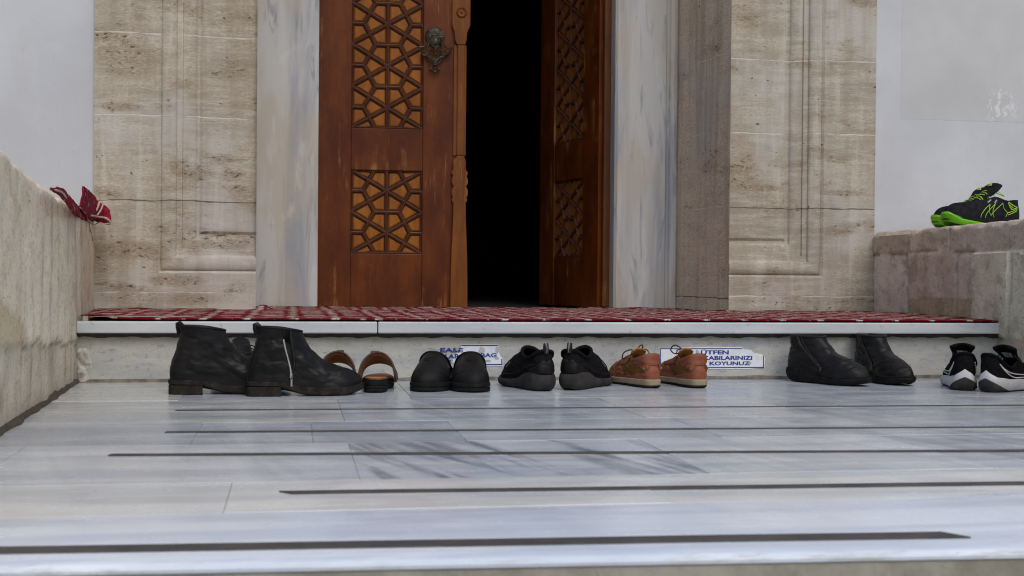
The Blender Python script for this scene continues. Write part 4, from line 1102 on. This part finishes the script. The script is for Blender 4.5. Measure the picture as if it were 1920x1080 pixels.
# ---- plain black trainers seen from the heel
def trainer(u, v, rel, label, m, near):
    t_ = place('trainer', u, v, rel, (.012, 0), label, 'trainer', 'plain black slip-on trainers')
    L = .30
    rim = sym([(.010, 0, .119), (.018, -.022, .115), (.048, -.034, .098), (.082, -.034, .098), (.115, -.028, .108), (.134, -.017, .117), (.141, 0, .121)])
    ctl = [(.03, .008, .004, .028), (.03, .009, .004, .028), (.03, .007, .002, .024), (.028, .004, .004, .022), (.032, .002, .012, .026), (.044, .001, .035, .018), (.048, 0, .046, .016)]
    zt = [(0, .049), (.12, .054), (.25, .049), (.42, .032), (.6, .025), (.85, .025), (1, .034)]
    sh = Shoe(t_, L, rim, ctl, [(a, c-.004) for a, c in zt], m, 1.06, wr=.0022, seed=4, cr=.0025)
    sh.upper(m_mesh); sh.insole(m_lining)
    sh.sole(m_greysole, [(0, .008), (.08, .001), (.2, 0), (.75, 0), (1, .018)], zt, [(0, -.006), (.12, .002), (.35, .0075), (.62, .0085), (.88, .006), (1, .001)], wob=.0006)
    b = MB(); b.tube([sh.P(i/64, .975, .0015) for i in range(64)], .0050, 8, True); sh.part(b, 'padded_collar', m_mesh, smooth=180)
    b = sh.patch(-.15, .15, [(0, .05), (.5, .04), (1, .05)], [(0, .12), (.25, .46), (.4, .64), (.5, .54), (.6, .64), (.75, .46), (1, .12)], .0020); sh.part(b, 'heel_counter', m_foam, smooth=180)
    for sg in (1, -1): sh.part(sh.line([(sg*.10, .46), (sg*.2, .34), (sg*.3, .22), (sg*.4, .14)], .0008, .0003), 'seam', m_lace, smooth=180)
    for y in (-.005, .004):
        b = MB(); b.tube(smooth_path([(.005, y, .108), (.002, y, .122), (.005, y, .136), (.011, y, .135), (.013, y, .116)], 16), .0022, 6); sh.part(b, 'pull_loop', m_lace, smooth=180)
    b = MB(); b.tube(smooth_path([(.002, -.0005, .110), (-.0005, -.0005, .123), (.003, -.0005, .137), (.009, -.0005, .137)], 12), .0012, 5); sh.part(b, 'loop_stripe', plain('grey_webbing', (.30, .30, .31), .8), smooth=180)
    for q in (.365, -.365):
        b = MB(); sh.line([(q-.012, .40), (q, .52), (q+.012, .42), (q, .36)], .0008, .0008, 14, b, True); sh.part(b, 'side_badge', plain('grey_badge', (.16, .16, .155), .5), smooth=180)
trainer(1022, 734, 112, 'plain black slip-on trainer pointing left beside the clogs', -1, 1)
trainer(1068, 732, 67, 'plain black slip-on trainer pointing right beside the brown shoe', 1, -1)

# ---- terracotta and olive laced shoes
def brown_shoe(u, v, rel, label, m, bowx):
    t_ = place('laced_shoe', u, v, rel, (.004, -.02), label, 'shoe', 'brown and olive laced shoes')
    L = .285
    rim = sym([(.010, 0, .104), (.018, -.025, .101), (.050, -.035, .090), (.082, -.034, .086), (.112, -.027, .092), (.142, -.020, .086), (.172, 0, .072)])
    ctl = [(.03, .003, .000, .03), (.03, .003, .0, .03), (.026, .003, .0, .024), (.026, .003, .004, .022), (.030, .002, .010, .024), (.044, .001, .026, .012), (.046, 0, .038, .0)]
    zt = [(0, .027), (.5, .024), (.8, .022), (1, .025)]
    sh = Shoe(t_, L, rim, ctl, [(a, c-.003) for a, c in zt], m, 1.0, wr=.0024, seed=8, cr=.003)
    sh.upper(m_suede); sh.insole(m_mustard)
    sh.sole(m_cream, [(0, .009), (.5, .007), (.8, .006), (1, .012)], zt, [(0, .003), (.2, .0045), (.85, .0045), (1, .002)], name='midsole')
    sh.sole(m_sole_d, [(0, .003), (.08, 0), (.75, 0), (1, .009)], [(0, .0095), (.5, .0075), (.8, .0065), (1, .0125)], [(0, -.003), (.4, .003), (1, .004)], name='outsole')
    b = sh.patch(-.27, .27, [(0, .78), (.2, .60), (.5, .56), (.8, .60), (1, .78)], [(0, .97), (.2, .985), (.5, .985), (.8, .985), (1, .97)], .0020); sh.part(b, 'collar_panel', m_terra, smooth=180)
    b = sh.patch(-.26, .26, [(0, .0), (.5, .0), (1, .0)], [(0, .10), (.2, .26), (.38, .36), (.42, .50), (.5, .55), (.58, .50), (.62, .36), (.8, .26), (1, .10)], .0022); sh.part(b, 'heel_panel', m_terra, smooth=180)
    for sg in (1, -1):
        b = sh.patch(sg*.30, sg*.44, [(0, .62), (.5, .50), (1, .70)], [(0, .98), (1, .98)], .0022); sh.part(b, 'lace_panel', m_terra, smooth=180)
        b = sh.patch(sg*.255, sg*.335, [(0, .0), (1, .0)], [(0, .18), (.5, .42), (1, .52)], .0019); sh.part(b, 'side_panel', m_terra, smooth=180)
        b = sh.patch(sg*.055, sg*.125, [(0, .47), (.25, .35), (.5, .30), (.75, .35), (1, .47)], [(0, .62), (1, .62)], .0042, 16, 8); tb = sh.part(b, 'heel_tab', plain('dark_terracotta', (.20, .055, .022), .6, (.15, .04, .018), 40), smooth=180)
        p = sh.P(sg*.09, .46, .005); n_ = sh.N(sg*.09, .46); b = MB(); b.lathe([(.0032*math.sin(a), -.002*math.cos(a)) for a in [math.pi/2*i/5+.001 for i in range(6)]], p, n=12); sh.part(b, 'rivet', m_stitch, tb, smooth=180)
    m_rust = plain('rust_stitch', (.30, .12, .06), .8)
    for sg in (1, -1):
        sh.part(sh.line([(sg*.02, .58), (sg*.1, .59), (sg*.2, .62), (sg*.27, .79)], .0007, .0022), 'stitching', m_rust, smooth=180)
        sh.part(sh.line([(sg*.3, .0), (sg*.34, .30), (sg*.42, .46), (sg*.5, .5)], .0007, .0012), 'stitching', m_rust, smooth=180)
    tongue(sh, m_mustard, [(.176, .066), (.150, .080), (.122, .096), (.106, .110), (.102, .114)], [(0, .012), (.4, .020), (.8, .025), (1, .016)], .010, .006)
    for i in range(3):
        f = i/2; x0 = .155-.036*f; z0 = .080+.015*f
        b = MB(); b.tube(smooth_path([(x0-.006, -.024, z0-.010), (x0, -.010, z0+.005), (x0, .010, z0+.005), (x0-.006, .024, z0-.010)], 14), .0021, 6); sh.part(b, 'lace', m_brnlace, smooth=180)
    b = MB(); y = bowx
    b.tube(smooth_path([(.122, 0, .100), (.128, y*.5, .116), (.135, y*1.2, .122), (.146, y*1.5, .108), (.142, y, .096), (.130, y*.4, .098), (.122, 0, .101), (.130, -y*.7, .108), (.146, -y*1.4, .098), (.150, -y*1.5, .080), (.138, -y, .088), (.124, 0, .100)], 54), .0021, 6)
    b.tube(smooth_path([(.122, 0, .101), (.112, y*.9, .110), (.105, y*1.3, .108), (.102, y*1.6, .096)], 14), .0019, 6)
    sh.part(b, 'bow', m_brnlace, smooth=180)
brown_shoe(1237, 728, 111, 'brown and olive laced shoe touching the black trainer, left of its pair', -1, .022)
brown_shoe(1324, 728, 107, 'brown and olive laced shoe overlapping the LÜTFEN notice, right of its pair', 1, .022)

# ---- black winter zip shoes
def winter_shoe(u, v, rel, label, m, side):
    t_ = place('winter_shoe', u, v, rel, (.012, -.035), label, 'shoe', 'black padded zip shoes')
    L = .285
    rim = sym([(.010, 0, .150), (.018, -.026, .150), (.045, -.038, .150), (.078, -.038, .151), (.105, -.031, .151), (.121, -.017, .150), (.126, 0, .150)])
    ctl = [(.045, .010, -.003, .045), (.045, .010, -.003, .045), (.045, .007, 0, .050), (.042, .004, .004, .055), (.034, .003, .018, .080), (.050, .004, .034, .080), (.058, .003, .040, .082)]
    zt = [(0, .046), (.12, .045), (.4, .033), (.7, .027), (1, .030)]
    sh = Shoe(t_, L, rim, ctl, [(a, c-.004) for a, c in zt], m, 1.04, wr=.0036, seed=11, cr=.0024)
    sh.upper(m_leather2); sh.insole(m_lining)
    sh.sole(m_soleb, [(0, .012), (.06, .004), (.2, .0), (.75, 0), (1, .010)], zt, [(0, -.004), (.15, .003), (.5, .0075), (.82, .0065), (.86, .0045), (.92, .0060), (1, .002)], wob=.0008)
    sg = side
    k1, k2 = sg*.285, sg*.215
    b = MB(); sh.line([(sg*.19, .99), (sg*.22, .72), (sg*.25, .48), (sg*.272, .24)], .0045, .0005, 40, b); sh.part(b, 'fleece_edge', plain('dark_fleece', (.026, .018, .018), .95, (.045, .032, .030), 300, 400, .9, .003), smooth=180)
    b = MB(); sh.line([(sg*.225, .995), (sg*.25, .72), (sg*.272, .48), (sg*.285, .22)], .0017, .003, 40, b); sh.part(b, 'zip', m_lace, smooth=180)
    p = sh.P(sg*.281, .24, .004); b = MB(); b.box((p.x-.003, p.y-.003, p.z-.010), (p.x+.003, p.y+.003, p.z+.004)); sh.part(b, 'zip_pull', plain('dark_zip_metal', (.10, .09, .085), .4, metal=.8), bevel=.001)
    b = MB(); b.tube([sh.P(i/64, .985, .0005) for i in range(64)], .0038, 7, True); sh.part(b, 'fleece_collar', m_lining, smooth=180)
    for q in ([(.02, .66), (.1, .60), (.17, .62), (.2, .70)], [(.0, .36), (.1, .30), (.2, .2), (.3, .06)], [(.28, .25), (.36, .42), (.44, .50), (.52, .50)]):
        sh.part(sh.line([(sg*a, c) for a, c in q], .0009, .0003), 'seam', m_lace, smooth=180)
winter_shoe(1475, 715, -47, 'black padded zip shoe right of the KOYUNUZ notice, showing its long side', 1, 1)
winter_shoe(1598, 711, -74, 'black padded zip shoe with its toe turned further towards the viewer', 1, 1)

# ---- black and white running shoes
def running_shoe(u, v, rel, label, m):
    t_ = place('running_shoe', u, v, rel, (.010, 0), label, 'trainer', 'black and white running shoes')
    L = .30
    rim = sym([(.004, 0, .114), (.013, -.021, .108), (.044, -.034, .084), (.078, -.034, .072), (.112, -.029, .084), (.140, -.020, .090), (.165, 0, .082)])
    ctl = [(.022, .004, .008, .022), (.022, .005, .008, .022), (.022, .005, .002, .018), (.022, .004, .004, .016), (.030, .002, .012, .024), (.044, .001, .032, .014), (.046, 0, .042, .004)]
    zt = [(0, .043), (.03, .043), (.12, .042), (.25, .037), (.42, .036), (.6, .032), (.85, .027), (1, .034)]
    sh = Shoe(t_, L, rim, ctl, [(a, c-.003) for a, c in zt], m, 1.0, wr=.0012, seed=14)
    sh.upper(m_mesh); sh.insole(m_lining)
    ms = sh.sole(m_wsole, [(0, .020), (.06, .006), (.15, .003), (.75, .003), (1, .016)], zt, [(0, .002), (.25, .007), (.6, .0075), (.88, .005), (1, .001)], name='midsole', peak=(.026, .11))
    # dark rubber heel wrap and outsole
    b = MB(); rows_ = []
    zbm, ztm = spl([(0, .020), (.06, .006), (.15, .003), (.75, .003), (1, .016)]), None
    for i in range(41):
        k = -.17+.34*i/40; x, y = sh.fl(k, .0088); top = .037*max(0, 1-(abs(k)/.16)**1.3)+.004; r_ = []
        for z, o in ((.0005, -.006), (.003, .004), (top*.5+.002, .0086), (top, .0088), (top+.001, .004)):
            x, y = sh.fl(k, o); xx = max(0, min(1, x/L)); r_.append(V((x+(.010-.0 if z < .002 else 0), y, max(z, .0005))))
        rows_.append(r_)
    b.grid(rows_); sh.part(b, 'heel_rubber', m_greysole, smooth=180)
    sh.sole(m_greysole, [(0, .010), (.06, .001), (.15, 0), (.75, 0), (1, .012)], [(0, .021), (.06, .007), (.15, .004), (.75, .004), (1, .017)], [(0, -.004), (.5, .003), (1, .004)], name='outsole')
    b = MB(); b.tube([sh.P(i/64, .97, .001) for i in range(-24, 25)], .0046, 8); sh.part(b, 'padded_collar', m_mesh, smooth=180)
    tg = tongue(sh, m_mesh, [(.176, .078), (.150, .094), (.128, .110), (.108, .126), (.098, .133), (.092, .132)], [(0, .014), (.4, .026), (.75, .037), (.92, .034), (1, .022)], .010, .011)
    b = MB(); b.add([V((.109, -.015, .1125)), V((.109, .015, .1125)), V((.129, .012, .0985)), V((.129, -.012, .0985))], [(0, 1, 2, 3)])
    lab = sh.part(b, 'tongue_label', m_label, tg); md = lab.modifiers.new('solid', 'SOLIDIFY'); md.thickness = .0015; md.offset = 0
    for i in range(4):
        f = i/3; x0 = .160-.042*f; z0 = .092+.020*f
        b = MB(); b.tube(smooth_path([(x0-.006, -.028, z0-.012), (x0, -.012, z0+.006), (x0, .012, z0+.006), (x0-.006, .028, z0-.012)], 14), .0021, 6); sh.part(b, 'lace', m_lace, smooth=180)
    for sg in (1, -1):     # white outlined swoosh mark
        b = MB(); pts = []
        for q in ([(.105, .70), (.15, .56), (.215, .40), (.29, .34), (.37, .45)], [(.37, .45), (.33, .30), (.27, .16), (.215, .13), (.175, .28), (.145, .50), (.105, .70)]):
            for i in range(30):
                k, t = crom(q, i/30, False); pts.append(sh.P(sg*k, t, .0012))
        b.tube(pts, .0018, 5, True); sh.part(b, 'side_mark', m_wline, smooth=180)
    b = sh.patch(-.10, .10, [(0, .02), (.5, .02), (1, .02)], [(0, .15), (.3, .55), (.5, .75), (.7, .55), (1, .15)], .0014); sh.part(b, 'heel_counter', m_mesh, smooth=180)
running_shoe(1808, 732, 75, 'black and white running shoe seen from its heel, nearer the winter shoes', -1)
running_shoe(1853, 735, 40, 'black and white running shoe turned to show its white side mark at the right edge', 1)

# ---- green and black work trainers on the right parapet
def work_trainer(base, rel, label, m, z):
    t_ = place('work_trainer', 0, 0, rel, (.3575, 0), label, 'trainer', 'green and black work trainers', z=z, base=base); t_.scale = (1.1, 1.1, 1.1)
    L = .325
    rim = sym([(.006, 0, .100), (.016, -.026, .098), (.050, -.038, .092), (.088, -.039, .096), (.122, -.033, .106), (.154, -.026, .100), (.194, 0, .082)])
    ctl = [(.03, .004, .0, .02), (.03, .004, .0, .02), (.03, .005, .002, .02), (.03, .005, .004, .02), (.034, .003, .012, .022), (.048, .002, .032, .008), (.052, .003, .042, -.004)]
    zt = [(0, .034), (.3, .031), (.6, .028), (.85, .030), (.95, .036), (1, .042)]
    sh = Shoe(t_, L, rim, ctl, [(a, c-.003) for a, c in zt], m, 1.05, wr=.0014, seed=21)
    sh.upper(m_navy); sh.insole(m_lining)
    sh.sole(m_soleb, [(0, .010), (.5, .012), (.8, .014), (1, .022)], zt, [(0, .002), (.3, .0045), (.7, .0045), (.85, .002), (1, -.003)], name='midsole')
    sh.sole(m_neon, [(0, .003), (.08, 0), (.7, 0), (.9, .006), (1, .020)], [(0, .0055), (.3, .006), (.55, .012), (.75, .018), (.9, .027), (1, .050)], [(0, -.003), (.25, .005), (.75, .0085), (1, .0045)], name='outsole')
    tg = tongue(sh, m_navy, [(.202, .078), (.172, .100), (.144, .118), (.122, .136), (.108, .150), (.100, .151)], [(0, .014), (.4, .028), (.75, .040), (.93, .039), (1, .026)], .010, .013)
    for i in range(6):
        f = i/5; x0 = .186-.060*f; z0 = .094+.034*f; c_ = .012*(-1)**i
        b = MB(); b.tube(smooth_path([(x0-.004+c_*.3, -.030, z0-.016), (x0+c_*.4, -.014, z0+.004), (x0-c_*.2, .012, z0+.006), (x0-.006-c_*.4, .030, z0-.014)], 14), .0017, 6); sh.part(b, 'lace', m_neonl, smooth=180)
    b = MB(); b.tube(smooth_path([(.130, 0, .134), (.122, -.026, .130), (.104, -.043, .114), (.094, -.046, .102), (.11, -.041, .108), (.130, -.01, .133), (.118, .026, .128), (.098, .045, .108), (.130, 0, .134)], 40), .0016, 6); sh.part(b, 'bow', m_neonl, smooth=180)
    em = MB()
    ex = lambda x, y: V((.1145-y*.010*1.0, x*.010, .1475+y*.0095-abs(x)*.0003))
    em.add([ex(-1, -.6)+V((.004, 0, .004)), ex(0, .9)+V((.004, 0, .004)), ex(.3, .1)+V((.004, 0, .004)), ex(.1, .1)+V((.004, 0, .004)), ex(-.1, -.4)+V((.004, 0, .004))], [(0, 1, 2, 3, 4)])
    em.add([ex(.1, -.4)+V((.004, 0, .004)), ex(.45, .35)+V((.004, 0, .004)), ex(1, -.6)+V((.004, 0, .004))], [(0, 1, 2)])
    sh.part(em, 'emblem', m_neonl, tg, solid=.001)
    for sg in (1, -1):
        b = MB()
        sh.straight([(sg*.318, .04), (sg*.345, .60), (sg*.262, .10), (sg*.285, .80)], .0012, .0012, b) if False else None
        sh.straight([(sg*.300, .05), (sg*.322, .62), (sg*.258, .16), (sg*.258, .80), (sg*.185, .28)], .0012, .0012, b)
        sh.straight([(sg*.280, .05), (sg*.298, .70), (sg*.240, .08)], .0012, .0012, b)
        sh.straight([(sg*.190, .10), (sg*.185, .28), (sg*.115, .50)], .0012, .0012, b); sh.straight([(sg*.180, .18), (sg*.118, .40)], .0013, .0012, b)
        sh.straight([(sg*.216, .86), (sg*.165, .46), (sg*.118, .58), (sg*.135, .64), (sg*.210, .90), (sg*.216, .86)], .0019, .0012, b)
        sh.straight([(sg*.196, .76), (sg*.160, .58)], .0018, .0012, b)
        sh.part(b, 'side_graphic', m_neonl, smooth=180)
        for q, tq in ((.355, .80), (.315, .84)):
            b = MB(); sh.straight([(sg*q, tq), (sg*(q-.008), tq-.14)], .0030, .0010, b); sh.part(b, 'eyelet_tab', plain('grey_reflective', (.30, .31, .35), .4), smooth=180)
    sh.part(sh.straight([(.395, .42), (.36, .34)], .0013, .001), 'side_dash', m_neonl, smooth=180)
pa = on_line(1785, 424, RW1, RW2); zt_ = rztop(pa.y)+.002
tr1 = on_z(1772, 428, zt_+.0) if False else None
def topat(u, d):      # point on the parapet top, d metres behind its inner edge, at pixel column u
    dr_ = (RW2-RW1).normalized(); nr = V((dr_.y, -dr_.x, 0)); p = on_line(u, 424, RW1+nr*d, RW2+nr*d); return V((p.x, p.y, zt_))
tr1, tr2 = topat(1770, .015), topat(1754, .075)
work_trainer(tr1, 203, 'black trainer with neon green sole on the parapet, nearer one showing its side graphic', 1, zt_)
work_trainer(tr2, 203, 'black trainer with neon green toe on the parapet, mostly hidden behind its pair', -1, zt_)

# ------------------------------------------------------------------ light
w = bpy.data.worlds.new('World'); S.world = w; w.use_nodes = True
nt = w.node_tree; bg = nt.nodes['Background']; sky = nt.nodes.new('ShaderNodeTexSky'); sky.sky_type = 'NISHITA'
SUN_EL, SUN_AZ = R(50), R(167)      # azimuth clockwise from +Y
sky.sun_disc = False; sky.sun_elevation = SUN_EL; sky.sun_rotation = SUN_AZ; sky.air_density = 1.3; sky.dust_density = 2.6; sky.ozone_density = 1.5
nt.links.new(sky.outputs[0], bg.inputs[0]); bg.inputs[1].default_value = .13
sl = bpy.data.lights.new('sun', 'SUN'); sl.energy = 1.0; sl.angle = R(36); sl.color = (1, .96, .90)
so = bpy.data.objects.new('sun', sl); COL.objects.link(so)
sd = V((math.sin(SUN_AZ)*math.cos(SUN_EL), math.cos(SUN_AZ)*math.cos(SUN_EL), math.sin(SUN_EL)))
so.rotation_euler = sd.to_track_quat('Z', 'Y').to_euler(); so.location = (0, -3, 8)
S.view_settings.view_transform = 'Standard'; S.view_settings.look = 'None'; S.view_settings.exposure = 0.0; S.cycles.filter_width = 1.1; S.view_settings.gamma = 1
